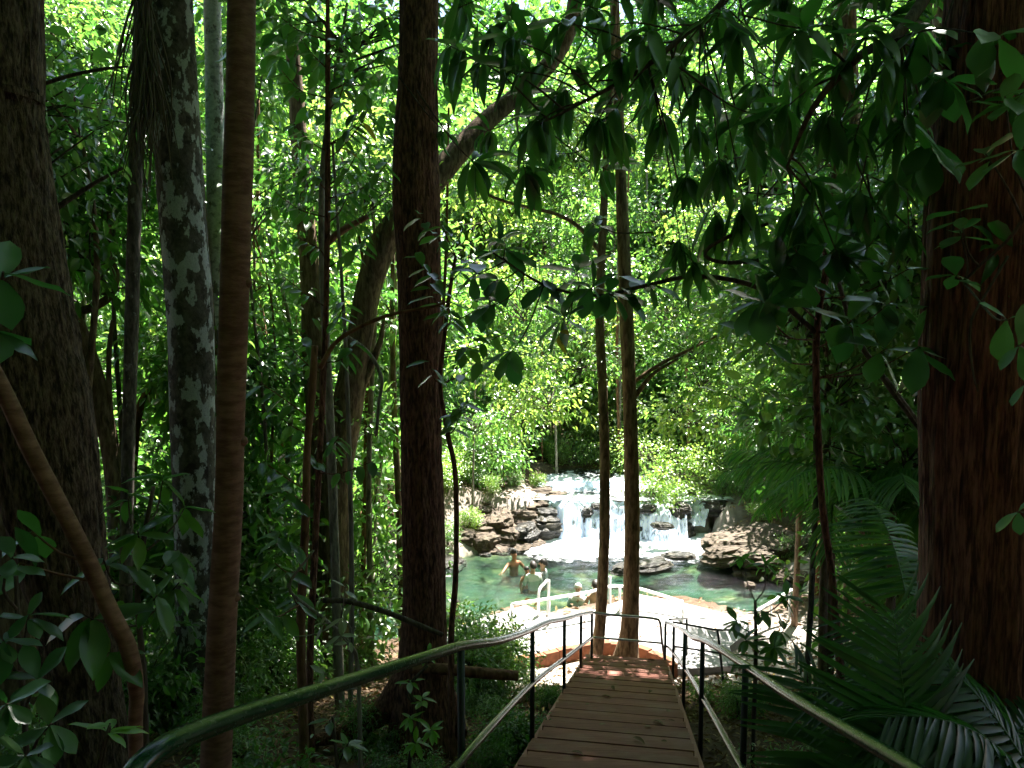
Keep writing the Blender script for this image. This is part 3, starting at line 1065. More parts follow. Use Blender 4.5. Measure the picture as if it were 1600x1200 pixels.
def make_crown(name, seed, rad, ncl, per, llen, asp, spread, mat, droop=0.5, shell=0.55, kind='lo', twig=0.02, low=-1.0):
    g = np.random.default_rng(seed)
    rad = np.asarray(rad, float)
    mb = MB()
    P, D, N_, Ln = [], [], [], []
    k = 0
    while k < ncl:
        u = g.normal(size=3)
        u /= np.linalg.norm(u)
        if u[2] < low:
            continue
        r = shell + (1 - shell) * g.random() ** 0.7
        if g.random() < 0.25:
            r *= g.random() ** 0.5
        r *= 0.78 + 0.55 * noise3((u * 1.9 + seed)[None], seed)[0]
        c = u * rad * r
        k += 1
        st = np.array([c[0] * 0.08, c[1] * 0.08, min(c[2] * 0.3 - rad[2] * 0.45, c[2])])
        mid = (st + c) / 2 + g.normal(size=3) * 0.08 * rad.mean() + np.array([0, 0, 0.1 * rad[2]])
        tr = twig * (0.6 + 0.8 * g.random())
        mb.tube([st, mid, c], [tr, tr * 0.6, tr * 0.2], 4, 0.6)
        n = int(per * (0.6 + 0.8 * g.random()))
        off = g.normal(size=(n, 3)) * spread * np.array([1, 1, 0.62])
        P.append(c + off)
        dd = off / spread * 0.6 + u * 0.5 + g.normal(size=(n, 3)) * 0.45
        dd[:, 2] -= droop
        D.append(dd)
        nn = g.normal(size=(n, 3)) * 0.55
        nn[:, 2] += 1.0
        N_.append(nn)
        Ln.append(llen * (0.6 + 0.7 * g.random(n)))
    P, D, N_, Ln = np.vstack(P), np.vstack(D), np.vstack(N_), np.concatenate(Ln)
    V, T = leaves_arrays(P, D, N_, Ln, Ln * asp * (0.85 + 0.3 * g.random(len(Ln))), kind)
    v = [np.vstack(mb.v)]
    q = np.vstack(mb.q)
    t0 = np.vstack(mb.t)
    nt = mb.n
    mi = [1] * len(q) + [1] * len(t0) + [0] * len(T)
    return mesh_np(name, np.vstack(v + [V]), [q, np.vstack([t0, T + nt])], [mat, M['twig']], True, mi)


CR = {}
for k in range(3):
    CR['bg%d' % k] = make_crown('crown', 100 + k, (3.0, 3.0, 2.6), 120, 62, 0.30, 0.50, 0.36, M['leaf_bg'])
CR['bg1'] = make_crown('crown', 105, (3.0, 3.0, 2.6), 78, 62, 0.40, 0.52, 0.40, M['leaf_bg'])
CR['dk0'] = make_crown('crown', 106, (3.0, 3.0, 2.6), 90, 60, 0.34, 0.48, 0.38, M['leaf_dark'])
CR['dk1'] = make_crown('crown', 107, (3.0, 3.0, 2.8), 120, 70, 0.24, 0.40, 0.40, M['leaf_dark'])
CR['lime0'] = make_crown('crown', 110, (2.6, 2.6, 2.2), 95, 62, 0.27, 0.52, 0.34, M['leaf_lime'])
CR['lime1'] = make_crown('crown', 111, (2.6, 2.6, 2.2), 90, 70, 0.24, 0.48, 0.34, M['leaf_lime'])
CR['top0'] = make_crown('crown', 120, (3.6, 3.6, 2.2), 135, 85, 0.22, 0.46, 0.38, M['leaf_dark'])
CR['top1'] = make_crown('crown', 121, (3.6, 3.6, 2.2), 135, 85, 0.24, 0.42, 0.38, M['leaf_dark'])
CR['sh0'] = make_crown('crown', 130, (0.9, 0.9, 0.85), 46, 34, 0.135, 0.42, 0.17, M['leaf_dark'], kind='mid', twig=0.008, shell=0.35)
CR['sh1'] = make_crown('crown', 131, (0.9, 0.9, 0.95), 46, 40, 0.11, 0.46, 0.17, M['leaf_bg'], kind='mid', twig=0.008, shell=0.35)
CR['sh2'] = make_crown('crown', 132, (0.9, 0.9, 0.8), 50, 40, 0.12, 0.38, 0.18, M['leaf_bg'], kind='mid', twig=0.008, shell=0.35)
CR['sh3'] = make_crown('crown', 133, (0.9, 0.9, 0.8), 50, 36, 0.12, 0.45, 0.18, M['leaf_lime'], kind='mid', twig=0.008, shell=0.35)
# flat layered sprays of middle-distance foliage
for k, (mt_, ll) in enumerate((('leaf_dark', 0.17), ('leaf_bg', 0.15), ('leaf_bg', 0.19), ('leaf_lime', 0.16))):
    CR['sp%d' % k] = make_crown('crown', 140 + k, (1.35, 1.35, 0.6), 24, 22, ll, 0.47, 0.22, M[mt_], kind='mid', twig=0.012, shell=0.3, droop=0.45)

# points that must see the sun: pool, waterfall, deck
LIT = [np.array(p) for p in ([(x, y, WATER_Z) for x in (-1.5, 0.5, 2.5, 4.5) for y in (15, 17.5, 20)] + [(x, y, -4.5) for x in (1.5, 3.5, 5.5) for y in (21, 23)] + [(x, y, -4.2) for x in (-2.5, -0.7) for y in (19.5, 21.5)]
                             + [(x, y, DECK_Z) for x in (0.2, 1.6, 3.2, 4.5) for y in (11.3, 12.6, 13.5)])]


def blocks(c, r):
    """how many of the sunlit spots this crown would shade"""
    n = 0
    for p in LIT:
        w = np.asarray(c) - p
        t = w @ SUN
        if t > 0 and np.linalg.norm(w - t * SUN) < r:
            n += 1
    return n


def put_crown(t, key, c, sc, rz, origin, nm='crown'):
    o = link(nm, CR[key], t, Vector(np.asarray(c) - np.asarray(origin)))
    o.scale = sc if isinstance(sc, tuple) else (sc, sc, sc)
    o.rotation_euler = (0, 0, rz)
    return o


# ------------------------------------------------------------------ trunks
def fissure(depth, freq, ratio, seed):
    def f(s, th, rr):
        p = np.stack([np.cos(th) * freq, np.sin(th) * freq, s * freq * ratio], -1)
        a = np.abs(fbm(p, seed, 3) - 0.5) * 2
        b = fbm(p * 2.3, seed + 9, 3)
        lump = fbm(np.stack([np.cos(th) * 1.0, np.sin(th) * 1.0, s * 1.3], -1), seed + 4, 2) - 0.5
        return -depth * np.clip(1 - a * 3.2, 0, 1) * (0.5 + b) + rr * 0.10 * lump
    return f


def lumpy(amount, seed, freq=2.0):
    def f(s, th, rr):
        return rr * amount * (fbm(np.stack([np.cos(th), np.sin(th), s * freq], -1), seed, 3) - 0.5)
    return f


def trunk_path(pts, y, z_top=None, base=True, dy=0.0, extend_dir=None):
    """pts: (px, py, width px) from top to bottom; returns path from base up with radii"""
    P, Q = [], []
    for t in pts:
        yy = t[3] if len(t) > 3 else y
        P.append(W(t[0], t[1], yy))
        Q.append(0.5 * t[2] * yy / FPX)
    P, Q = P[::-1], Q[::-1]
    if base:
        b = P[0].copy()
        d = P[0] - P[1]
        g0 = tz(b[0], b[1]) - 0.25
        if b[2] > g0 + 0.1:
            k = (b[2] - g0)
            e = np.array([b[0] + np.clip(d[0] / max(1e-6, -d[2]), -.4, .4) * k, b[1], g0])
            P.insert(0, e)
            Q.insert(0, Q[0] * 1.03)
    if z_top is not None and P[-1][2] < z_top:
        d = P[-1] - P[-2]
        d = d / (abs(d[2]) + 1e-6)
        k = z_top - P[-1][2]
        P.append(P[-1] + np.array([np.clip(d[0], -.25, .25), 0, 1]) * k)
        Q.append(Q[-1] * max(0.6, 1 - 0.05 * k))
    return np.array(P), np.array(Q)


def flare(P, Q, amt, h=0.3):
    z0 = P[0][2] + 0.25
    return Q * (1 + amt * np.exp(-np.clip(P[:, 2] - z0, 0, 9) / h))


def trunk_mesh(mb, P, Q, nseg, step, disp, fl=0.0, fh=0.3):
    P, Q = smooth_path(P, Q, step)
    if fl:
        Q = flare(P, Q, fl, fh)
    v, q, t = tube_arrays(P, Q, nseg, disp)
    mb.add(v, q, t)
    return P, Q


def big_tree(name, label, pts, y, mat, z_top, crown, sc, nseg=40, step=0.06, disp=None, fl=0.4, fh=0.3, coff=(0, 0, 0), limbs=(), rz=0.0, lmat=None):
    P, Q = trunk_path(pts, y, z_top)
    org = np.array([P[0][0], P[0][1], P[0][2] + 0.25])
    t = thing(name, label, 'tree', org)
    mb = MB()
    P2, Q2 = trunk_mesh(mb, P, Q, nseg, step, disp, fl, fh)
    mb.build('trunk', mat, t, org)
    for lb in limbs:
        A = np.array([W(a[0], a[1], a[3] if len(a) > 3 else y) for a in lb])
        r = np.array([0.5 * a[2] * (a[3] if len(a) > 3 else y) / FPX for a in lb])
        m2 = MB()
        m2.tube(A, r, 16, 0.08, disp=lumpy(0.2, 5))
        m2.build('limb', lmat or mat, t, org)
    if crown:
        put_crown(t, crown, P2[-1] + np.array(coff) + np.array([0, 0, 0.8]), sc, rz, org)
    return t


big_tree('tree', 'thick leaning trunk with rough fissured bark at the left edge',
         [(-22, -20, 150), (-18, 150, 152), (-5, 300, 160), (25, 480, 160), (60, 640, 155), (85, 800, 138), (112, 950, 118), (132, 1080, 108), (142, 1180, 112)], 4.4, M['bark_fissure'], 7.5, 'top0', 1.0,
         96, 0.03, fissure(0.020, 7, 0.30, 3), 0.25, coff=(0.4, 2.0, 0))
big_tree('tree', 'shaded brown trunk with a sunlit patch behind the leaning left trunk',
         [(-40, 300, 95), (-25, 550, 95), (5, 750, 92), (18, 900, 88), (24, 1100, 95)], 6.2, M['bark_tan'], 9, 'top1', 0.9, 40, 0.06, lumpy(0.2, 8), coff=(-1, 1.5, 0))
big_tree('tree', 'stout grey trunk blotched with white lichen left of the smooth brown stem',
         [(264, -20, 66), (280, 250, 68), (297, 500, 68), (302, 700, 66), (306, 900, 62), (304, 1080, 64), (303, 1140, 72)], 7.0, M['bark_spot'], 9.5, 'top0', 1.05, 48, 0.06, lumpy(0.14, 12, 1.2), 0.2, coff=(0.5, 2.0, 0), rz=1.0)
big_tree('tree', 'slender white-barked trunk showing behind the smooth brown stem',
         [(331, -20, 25), (337, 250, 28), (338, 450, 27), (339, 650, 24), (340, 900, 24)], 10.0, M['bark_white'], 10, 'top1', 0.8, 28, 0.1, lumpy(0.12, 14), 0.2, coff=(-0.8, 2.0, 0), rz=2.0)
big_tree('tree', 'smooth reddish brown pole-straight stem in front of the lichen trunk',
         [(378, -20, 41), (374, 200, 44), (368, 400, 45), (362, 600, 43), (357, 800, 43), (347, 980, 46), (340, 1130, 48), (336, 1250, 50)], 4.0, M['bark_smooth'], 7.0, 'top0', 0.8, 40, 0.05, lumpy(0.10, 16, 3), 0.1, coff=(0.2, 3.0, 1.4), rz=3.0,
         limbs=[[(372, 445, 26), (389, 441, 16), (393, 440, 6)], [(368, 688, 24), (384, 690, 14), (387, 691, 5)], [(352, 560, 20), (341, 556, 10)], [(352, 930, 26), (372, 934, 15), (376, 935, 5)]])
big_tree('tree', 'thin mottled grey trunk between the leaning trunk and the lichen trunk',
         [(214, 200, 20), (208, 420, 21), (203, 600, 20), (199, 760, 19), (197, 900, 20), (196, 1000, 20)], 8.0, M['bark_grey'], 8.0, 'top1', 0.7, 24, 0.08, lumpy(0.15, 18), 0.2, coff=(-1.5, 2.5, 1), rz=4.0)
big_tree('tree', 'crooked tan tree with forked limbs in sunlight beyond the left trunks',
         [(82, 440, 18), (112, 490, 24), (140, 560, 26), (160, 640, 27), (178, 740, 28), (186, 850, 30)], 9.5, M['bark_tan'], None, None, 1, 24, 0.08, lumpy(0.25, 20), 0.2,
         limbs=[[(116, 490, 14), (150, 478, 13), (172, 462, 12), (182, 430, 10), (172, 398, 9), (170, 330, 6)], [(84, 445, 16), (70, 380, 13), (95, 325, 10), (140, 290, 8)],
                [(178, 690, 12), (172, 640, 9), (170, 560, 8), (176, 500, 6)]])
big_tree('tree', 'thin orange-brown forked stem beyond the thin grey trunk',
         [(275, 520, 8), (258, 560, 11), (240, 595, 13), (218, 640, 13), (211, 690, 12), (206, 800, 12), (205, 900, 12)], 10.5, M['bark_orange'], None, None, 1, 16, 0.08, lumpy(0.2, 22), 0.1)
mt = big_tree('tree', 'massive straight dark brown trunk left of centre beside the handrail',
              [(655, -20, 58), (653, 100, 60), (650, 220, 68), (650, 300, 74), (654, 400, 68), (656, 520, 66), (659, 700, 66), (662, 850, 67), (662, 950, 70), (661, 1020, 78), (660, 1080, 92)], 6.4, M['bark_dark'], 9.0, 'top0', 1.05, 80, 0.035,
              fissure(0.010, 9, 0.22, 24), 0.35, 0.35, coff=(0.6, 1.8, 0), rz=5.0,
              limbs=[[(640, 1060, 60), (600, 1110, 40), (540, 1145, 28), (480, 1160, 16)], [(680, 1070, 50), (705, 1110, 36), (722, 1150, 20)]])
big_tree('tree', 'big curved brown tree bending up behind the massive dark trunk',
         [(905, -40, 22, 12.5), (885, 60, 22, 12.3), (830, 130, 26, 12.0), (760, 190, 30, 11.6), (700, 255, 36, 11.2), (640, 325, 44, 11), (600, 380, 44, 11), (577, 450, 40, 11), (562, 530, 40, 11), (545, 620, 48, 11), (528, 720, 52, 11), (522, 800, 54, 11), (520, 900, 58, 11)], 11, M['bark_tan'], 7.5, 'top1', 0.85, 36, 0.08, lumpy(0.18, 26, 1.5), 0.3, coff=(1.6, -2.4, 1.0), rz=6.0,
         limbs=[[(540, 640, 26), (565, 600, 18), (592, 540, 10), (600, 500, 5)], [(505, 905, 40), (500, 700, 38), (490, 560, 34), (482, 400, 30), (470, 250, 26), (455, 50, 20)]])
big_tree('tree', 'left and thinner of the twin tan trunks standing at the foot of the steps',
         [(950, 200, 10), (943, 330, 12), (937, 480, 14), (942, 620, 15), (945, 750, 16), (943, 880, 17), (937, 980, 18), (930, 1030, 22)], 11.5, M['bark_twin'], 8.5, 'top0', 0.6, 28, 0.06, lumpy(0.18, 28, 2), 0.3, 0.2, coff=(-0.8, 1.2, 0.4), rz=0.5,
         limbs=[[(942, 400, 8), (910, 360, 7), (870, 335, 6), (790, 315, 5), (730, 290, 4)]])
big_tree('tree', 'right and thicker of the twin tan trunks with a flared foot by the steps',
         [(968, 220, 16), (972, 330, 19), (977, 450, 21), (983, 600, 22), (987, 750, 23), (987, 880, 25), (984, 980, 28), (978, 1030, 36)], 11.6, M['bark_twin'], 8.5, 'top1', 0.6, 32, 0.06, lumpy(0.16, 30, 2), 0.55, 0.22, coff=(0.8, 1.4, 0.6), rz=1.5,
         limbs=[[(986, 600, 7), (1030, 570, 6), (1080, 545, 5), (1130, 520, 3)], [(986, 628, 9), (1020, 585, 6), (1060, 560, 4)]])
OT = big_tree('tree', 'huge reddish furrowed trunk filling the right edge',
              [(1572, -20, 165), (1556, 150, 180), (1548, 300, 180), (1540, 500, 182), (1536, 700, 184), (1538, 900, 190), (1540, 1100, 200)], 4.5, M['bark_red'], 8.0, 'top1', 1.1, 110, 0.03, fissure(0.022, 10, 0.10, 32), 0.15, coff=(-0.2, 2.2, 0), rz=2.5)
big_tree('tree', 'dim straight trunk rising behind the palms left of the huge right trunk',
         [(1322, -20, 26), (1326, 150, 30), (1332, 300, 30), (1345, 500, 30), (1352, 700, 32), (1352, 880, 34)], 12.0, M['bark_tan'], 8.5, 'top0', 0.8, 28, 0.08, lumpy(0.15, 34), coff=(-0.2, 0.4, 0.6), rz=3.5)
big_tree('tree', 'thin pale stem close beside the huge right trunk',
         [(1450, 150, 12), (1449, 400, 14), (1446, 620, 15), (1440, 830, 18)], 9.5, M['bark_tan'], 8.0, 'top1', 0.9, 20, 0.1, lumpy(0.15, 36), coff=(0.6, 1.6, 0.6), rz=4.5)

# trees added around the steps and camera to keep light off the foreground
canopy = [(-7.5, 6.5, 9.0, 1.0), (6.2, 7.5, 8.5, 1.0), (8.6, 12.0, 9.0, 1.0), (6.8, 13.2, 9.2, 0.75), (-4.6, 1.5, 8.0, 1.0), (3.0, -1.0, 8.0, 1.1), (-1.5, 1.0, 8.5, 0.9),
          (-9, -2, 4.5, 1.3), (-5, -6, 4.5, 1.3), (0, -8, 4.5, 1.3), (5, -6, 4.5, 1.3), (9, -2, 4.5, 1.3), (-12, 4, 5.0, 1.3), (12, 4, 5, 1.3), (-2.5, -4, 7.5, 1.2), (4, -4, 7.5, 1.2), (-13, 9, 6, 1.2), (13, 9, 6, 1.2),
          (-7, -7, 1.6, 1.1), (-2.5, -9, 1.6, 1.1), (2.5, -9, 1.6, 1.1), (7, -7, 1.6, 1.1), (-10, -3, 1.2, 1.1), (10, -3, 1.2, 1.1), (-9.5, 2, 1.0, 1.0), (10.5, 2, 1.0, 1.0)]  # low crowns out of view, added to block sky light from behind and beside
for k, (x, y, zt, sc) in enumerate(canopy):
    zb = tz(x, y)
    t = thing('shade_tree', 'tree added around the steps to shade the foreground', 'tree', (x, y, zb), 'trees added around the steps for shade')
    mb = MB()
    P = np.array([(x, y, zb - 0.3), (x + random.uniform(-.3, .3), y, zb + 4), (x + random.uniform(-.4, .4), y, zt)])
    trunk_mesh(mb, P, np.array([0.19, 0.15, 0.09]), 20, 0.15, lumpy(0.2, 40 + k), 0.35)
    mb.build('trunk', M['bark_tan' if k % 2 else 'bark_grey'], t, (x, y, zb))
    put_crown(t, 'top%d' % (k % 2), (x, y, zt + 0.8), sc, k * 1.1, (x, y, zb))

# ------------------------------------------------------------------ where a thing stands, in words
BANDS = [(-1e9, 150, 'behind the leaning trunk'), (150, 235, 'beside the mottled trunk'), (235, 345, 'behind the lichen trunk'), (345, 440, 'near the smooth stem'),
         (440, 530, 'behind the black sapling'), (530, 620, 'beside the curved brown tree'), (620, 700, 'behind the dark trunk'), (700, 790, 'right of the dark trunk'),
         (790, 880, 'above the left ledge rocks'), (880, 960, 'behind the left twin trunk'), (960, 1030, 'behind the right twin trunk'), (1030, 1120, 'above the small side cascade'),
         (1120, 1200, 'above the right bank slabs'), (1200, 1290, 'left of the slim sapling'), (1290, 1370, 'behind the feather palms'), (1370, 1460, 'left of the huge trunk'), (1460, 1e9, 'behind the huge trunk')]


def where(x, y):
    px = 800 + FPX * x / max(0.5, y)
    return [t for a, b, t in BANDS if a <= px < b][0]


# ------------------------------------------------------------------ the wood beyond
TINT = {'dk0': 'dark', 'dk1': 'dark', 'bg0': 'mid-green', 'bg1': 'deep green', 'bg2': 'mid-green', 'lime0': 'yellow-green', 'lime1': 'lime-green', 'top0': 'dark green', 'top1': 'dark green',
        'sh0': 'dark', 'sh1': 'mid-green', 'sh2': 'small-leaved green', 'sh3': 'yellow-green', 'sp0': 'dark', 'sp1': 'mid-green', 'sp2': 'broad-leaved green', 'sp3': 'yellow-green'}
BARKW = {'bark_tan': 'brown', 'bark_pale': 'pale', 'bark_grey': 'grey', 'bark_orange': 'reddish'}


def wood_tree(x, y, sc, trunk_h, key, group, label, name='tree', r=0.09, bark='bark_tan', dense=1):
    zb = tz(x, y)
    label = label % (TINT[key], BARKW[bark], where(x, y))
    c = np.array([x, y, zb + trunk_h + 1.2 * sc])
    t = thing(name, label, 'tree', (x, y, zb), group)
    mb = MB()
    ln = random.uniform(-.12, .12)
    P = np.array([(x, y, zb - 0.2), (x + ln * trunk_h * 0.5 + random.uniform(-.15, .15), y, zb + trunk_h * 0.55), (x + ln * trunk_h * .3, y, zb + trunk_h + 1.0 * sc)])
    trunk_mesh(mb, P, np.array([r, r * 0.8, r * 0.45]), 10, 0.4, lumpy(0.25, int(x * 7 + y * 3) % 91), 0.3)
    mb.build('trunk', M[bark], t, (x, y, zb))
    put_crown(t, key, c, (sc, sc, sc * random.uniform(0.85, 1.2)), random.uniform(0, 6.3), (x, y, zb))
    return t


wood = []
tries = 0


def try_place(n, yr, half, scr, thr, keys, group, label, barks, min_gap, max_block, rr=(0.06, 0.14), extra=None):
    got = 0
    k = 0
    while got < n and k < n * 60:
        k += 1
        y = random.uniform(*yr)
        x = random.uniform(-half * y, half * y)
        if poly_sd(POOL, np.array([x]), np.array([y]))[0] < 1.0 or poly_sd(STREAM, np.array([x]), np.array([y]))[0] < 0.9:
            continue
        if extra and not extra(x, y):
            continue
        if any((x - a) ** 2 + (y - b) ** 2 < min_gap ** 2 for a, b in wood):
            continue
        sc = random.uniform(*scr)
        th = random.uniform(*thr)
        c = np.array([x, y, tz(x, y) + th + 1.2 * sc])
        if blocks(c, 3.0 * sc) > max_block:
            continue
        # keep the falls and pool in view
        if y < 22 and abs((x / y) - 0.17) < 0.22 + 2.4 * sc / y and c[2] - 2.6 * sc < -0.12 * y - 1.0:
            continue
        wood.append((x, y))
        wood_tree(x, y, sc, th, random.choice(keys), group, label, bark=random.choice(barks), r=random.uniform(*rr))
        got += 1
    return got


BK = ['bark_tan', 'bark_pale', 'bark_grey', 'bark_tan']
counts = []
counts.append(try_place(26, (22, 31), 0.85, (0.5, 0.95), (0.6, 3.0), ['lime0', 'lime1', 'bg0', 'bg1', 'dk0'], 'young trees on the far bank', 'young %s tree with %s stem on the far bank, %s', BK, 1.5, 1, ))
counts.append(try_place(7, (14, 22), 0.95, (0.5, 0.8), (1.0, 3.2), ['bg0', 'bg1', 'dk0', 'dk1', 'lime1'], 'trees of the left wood', '%s tree with %s stem in the left wood, %s', BK, 1.6, 0, extra=lambda x, y: x < -3.5))
counts.append(try_place(10, (13, 22), 0.85, (0.45, 0.8), (0.8, 4.0), ['lime0', 'bg1', 'dk1'], 'trees of the right bank', '%s tree with %s stem on the right bank, %s', BK, 1.6, 0, extra=lambda x, y: x > 6.0))
counts.append(try_place(52, (31, 46), 0.85, (0.9, 1.5), (2.5, 11.0), ['bg0', 'bg1', 'bg2', 'dk0', 'dk1', 'lime1'], 'trees of the far wood', 'tall %s tree with %s trunk beyond the falls, %s', BK, 2.3, 1, (0.10, 0.2)))
counts.append(try_place(70, (46, 85), 0.82, (1.4, 2.4), (4.0, 17.0), ['bg0', 'bg1', 'dk0', 'dk1'], 'trees of the distant hillside', 'distant %s tree with %s trunk on the hillside, %s', BK, 3.2, 99, (0.14, 0.26)))
print('wood', counts)

# slender trees of the middle distance carrying flat sprays of leaves
def project(p):
    x, y, z = p
    dep = y * cP - z * sP
    return 800 + FPX * x / dep, 600 - FPX * (y * sP + z * cP) / dep


def hides(c, r):
    """would leaves here cover the falls, the pool, the deck or the steps?"""
    px, py = project(c)
    rp_ = FPX * r / c[1]
    if py + rp_ * 0.75 > 735 and 700 < px + rp_ * 0.8 and px - rp_ * 0.8 < 1240:
        return True
    # nor the trunks that show clearly from the steps
    for a, b, y0, y1, dist in ((318, 350, 0, 700, 10.0), (190, 216, 230, 980, 8.0), (110, 180, 440, 820, 9.5), (515, 600, 340, 900, 11.0), (690, 770, 170, 300, 11.5), (920, 1000, 300, 1040, 11.7)):
        if c[1] < dist + 0.6 and px + rp_ * 0.85 > a and px - rp_ * 0.85 < b and py + rp_ * 0.4 > y0 and py - rp_ * 0.4 < y1:
            return True
    return False


def mid_tree(x, y, ztop, n, keys, label, group, bark, r=0.035, zlo=None, reach=1.1, scr=(0.7, 1.15), nblock=0):
    zb = tz(x, y)
    key = random.choice(keys)
    pos = []
    zlo = zb + 0.9 if zlo is None else zlo
    for k in range(n * 3):
        f = random.random()
        z = zlo + (ztop - zlo) * f
        a = random.uniform(0, 6.28)
        rr_ = reach * random.uniform(0.15, 1.0) * (1.1 - 0.5 * f)
        c = np.array([x + rr_ * math.cos(a), y + rr_ * math.sin(a), z])
        sc = random.uniform(*scr)
        if c[1] < 5.5 or hides(c, 1.3 * sc) or blocks(c, 1.45 * sc) > nblock:
            continue
        pos.append((c, sc))
        if len(pos) == n:
            break
    if not pos:
        return None
    t = thing('slender_tree', label % (TINT[key], BARKW[bark], where(x, y)), 'tree', (x, y, zb), group)
    o = np.array([x, y, zb])
    mb = MB()
    P = np.array([(0, 0, -0.2), (random.uniform(-.15, .15), 0.05, (ztop - zb) * 0.4), (random.uniform(-.25, .25), -0.05, (ztop - zb) * 0.75), (random.uniform(-.3, .3), 0, ztop - zb)])
    sp, sr = trunk_mesh(mb, P, np.array([r, r * 0.85, r * 0.6, r * 0.25]), 10, 0.2, lumpy(0.3, random.randint(0, 90), 3))
    mb.build('trunk', M[bark], t)
    for c, sc in pos:
        e = c - o
        i = nearest(sp, e - np.array([0, 0, 0.5]))
        mb = MB()
        mb.tube([sp[i], (sp[i] + e) / 2 + rng.normal(size=3) * 0.06 - np.array([0, 0, 0.05]), e], [r * 0.35, r * 0.28, r * 0.15], 6, 0.12)
        mb.build('branch', M[bark], t)
    for c, sc in pos:
        q = put_crown(t, key, c, (sc, sc, sc * random.uniform(0.8, 1.4)), random.uniform(0, 6.28), o, 'foliage')
        q['kind'] = 'stuff'
        q.rotation_euler = (random.uniform(-.35, .35), random.uniform(-.35, .35), random.uniform(0, 6.28))
    return t


def nearest(path, p):
    path = np.asarray(path)
    d = np.linalg.norm(path - p, axis=1)
    return int(np.argmin(d))


def mids(n, pxr, yr, ztr, nsp, keys, label, group, **kw):
    for k in range(n):
        y = random.uniform(*yr)
        x = (random.uniform(*pxr) - 800) / FPX * y
        if poly_sd(POOL, np.array([x]), np.array([y]))[0] < 0.4 or (abs(x - st_c(y)[0]) < 1.2 and y < 14):
            continue
        mid_tree(x, y, random.uniform(*ztr), nsp, keys, label, group, random.choice(BK + ['bark_orange']), r=random.uniform(0.025, 0.06), **kw)


mids(20, (-20, 690), (7.5, 12.5), (0.5, 3.6), 5, ['sp0', 'sp1', 'sp1', 'sp2'], 'slender %s tree, %s stem, near left of steps, %s', 'slender trees left of the steps')
mids(21, (-60, 740), (12.5, 20), (0.5, 4.4), 6, ['sp0', 'sp1', 'sp2', 'sp3'], 'slender %s tree, %s stem, beyond left undergrowth, %s', 'slender trees beyond the left undergrowth', scr=(0.8, 1.5), reach=1.5)
mids(12, (1240, 1660), (8.0, 13), (0.5, 4.2), 5, ['sp0', 'sp1', 'sp2'], 'slender %s tree, %s stem, among the palms, %s', 'slender trees among the palms')
mids(16, (1130, 1660), (14, 21), (0.5, 5.0), 7, ['sp1', 'sp3', 'sp3'], 'slender %s tree, %s stem, beyond the palms, %s', 'slender trees right of the pool', scr=(0.8, 1.5), reach=1.6)
mids(13, (-20, 730), (13, 19), (6.5, 9.0), 6, ['sp0', 'sp1', 'sp2'], 'tall thin %s tree, %s stem, in the left wood, %s', 'tall thin trees in the left wood', scr=(0.8, 1.4), reach=1.6, zlo=3.6)
mids(9, (690, 1300), (24, 30), (8.0, 11.0), 7, ['sp0', 'sp2', 'sp1'], 'tall thin %s tree, %s stem, far behind the falls, %s', 'tall thin trees far behind the falls', scr=(1.1, 1.8), reach=2.4, zlo=5.5, nblock=0)
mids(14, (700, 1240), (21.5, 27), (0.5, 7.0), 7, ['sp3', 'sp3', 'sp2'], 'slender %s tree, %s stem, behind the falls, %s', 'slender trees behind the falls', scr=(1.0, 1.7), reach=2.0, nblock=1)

for px, py, y, lst in ((1048, 770, 21.9, [(1010, 705, 21.6), (1032, 745, 21.2), (1060, 710, 21.9), (1020, 765, 20.8), (1070, 740, 21.4), (1095, 720, 21.6), (1050, 770, 20.9), (1120, 750, 21.4)]), (905, 735, 24.8, [(880, 690, 24.5), (920, 700, 24.5), (950, 720, 24.3), (900, 660, 24.6), (860, 720, 24.2)]),
                        (1000, 735, 23.6, [(990, 720, 23.4), (1040, 690, 23.6), (970, 680, 23.6), (1090, 710, 23.2)])):
    b_ = W(px, py, y)
    zb_ = tz(b_[0], b_[1])
    t_ = thing('young_tree', 'young lime-green tree leaning over the falls, %s' % where(b_[0], b_[1]), 'tree', (b_[0], b_[1], zb_))
    o_ = np.array([b_[0], b_[1], zb_])
    mb = MB()
    for q_ in lst:
        e = W(*q_) - o_
        mb.tube([(0, 0, -0.1), e * 0.5 + np.array([0, 0, 0.15]), e], [0.04, 0.025, 0.01], 8, 0.15)
    mb.build('trunk', M['bark_pale'], t_)
    for k, q_ in enumerate(lst):
        f_ = put_crown(t_, 'sp3', W(*q_), 0.62, k * 1.7, o_, 'foliage')
        f_['kind'] = 'stuff'

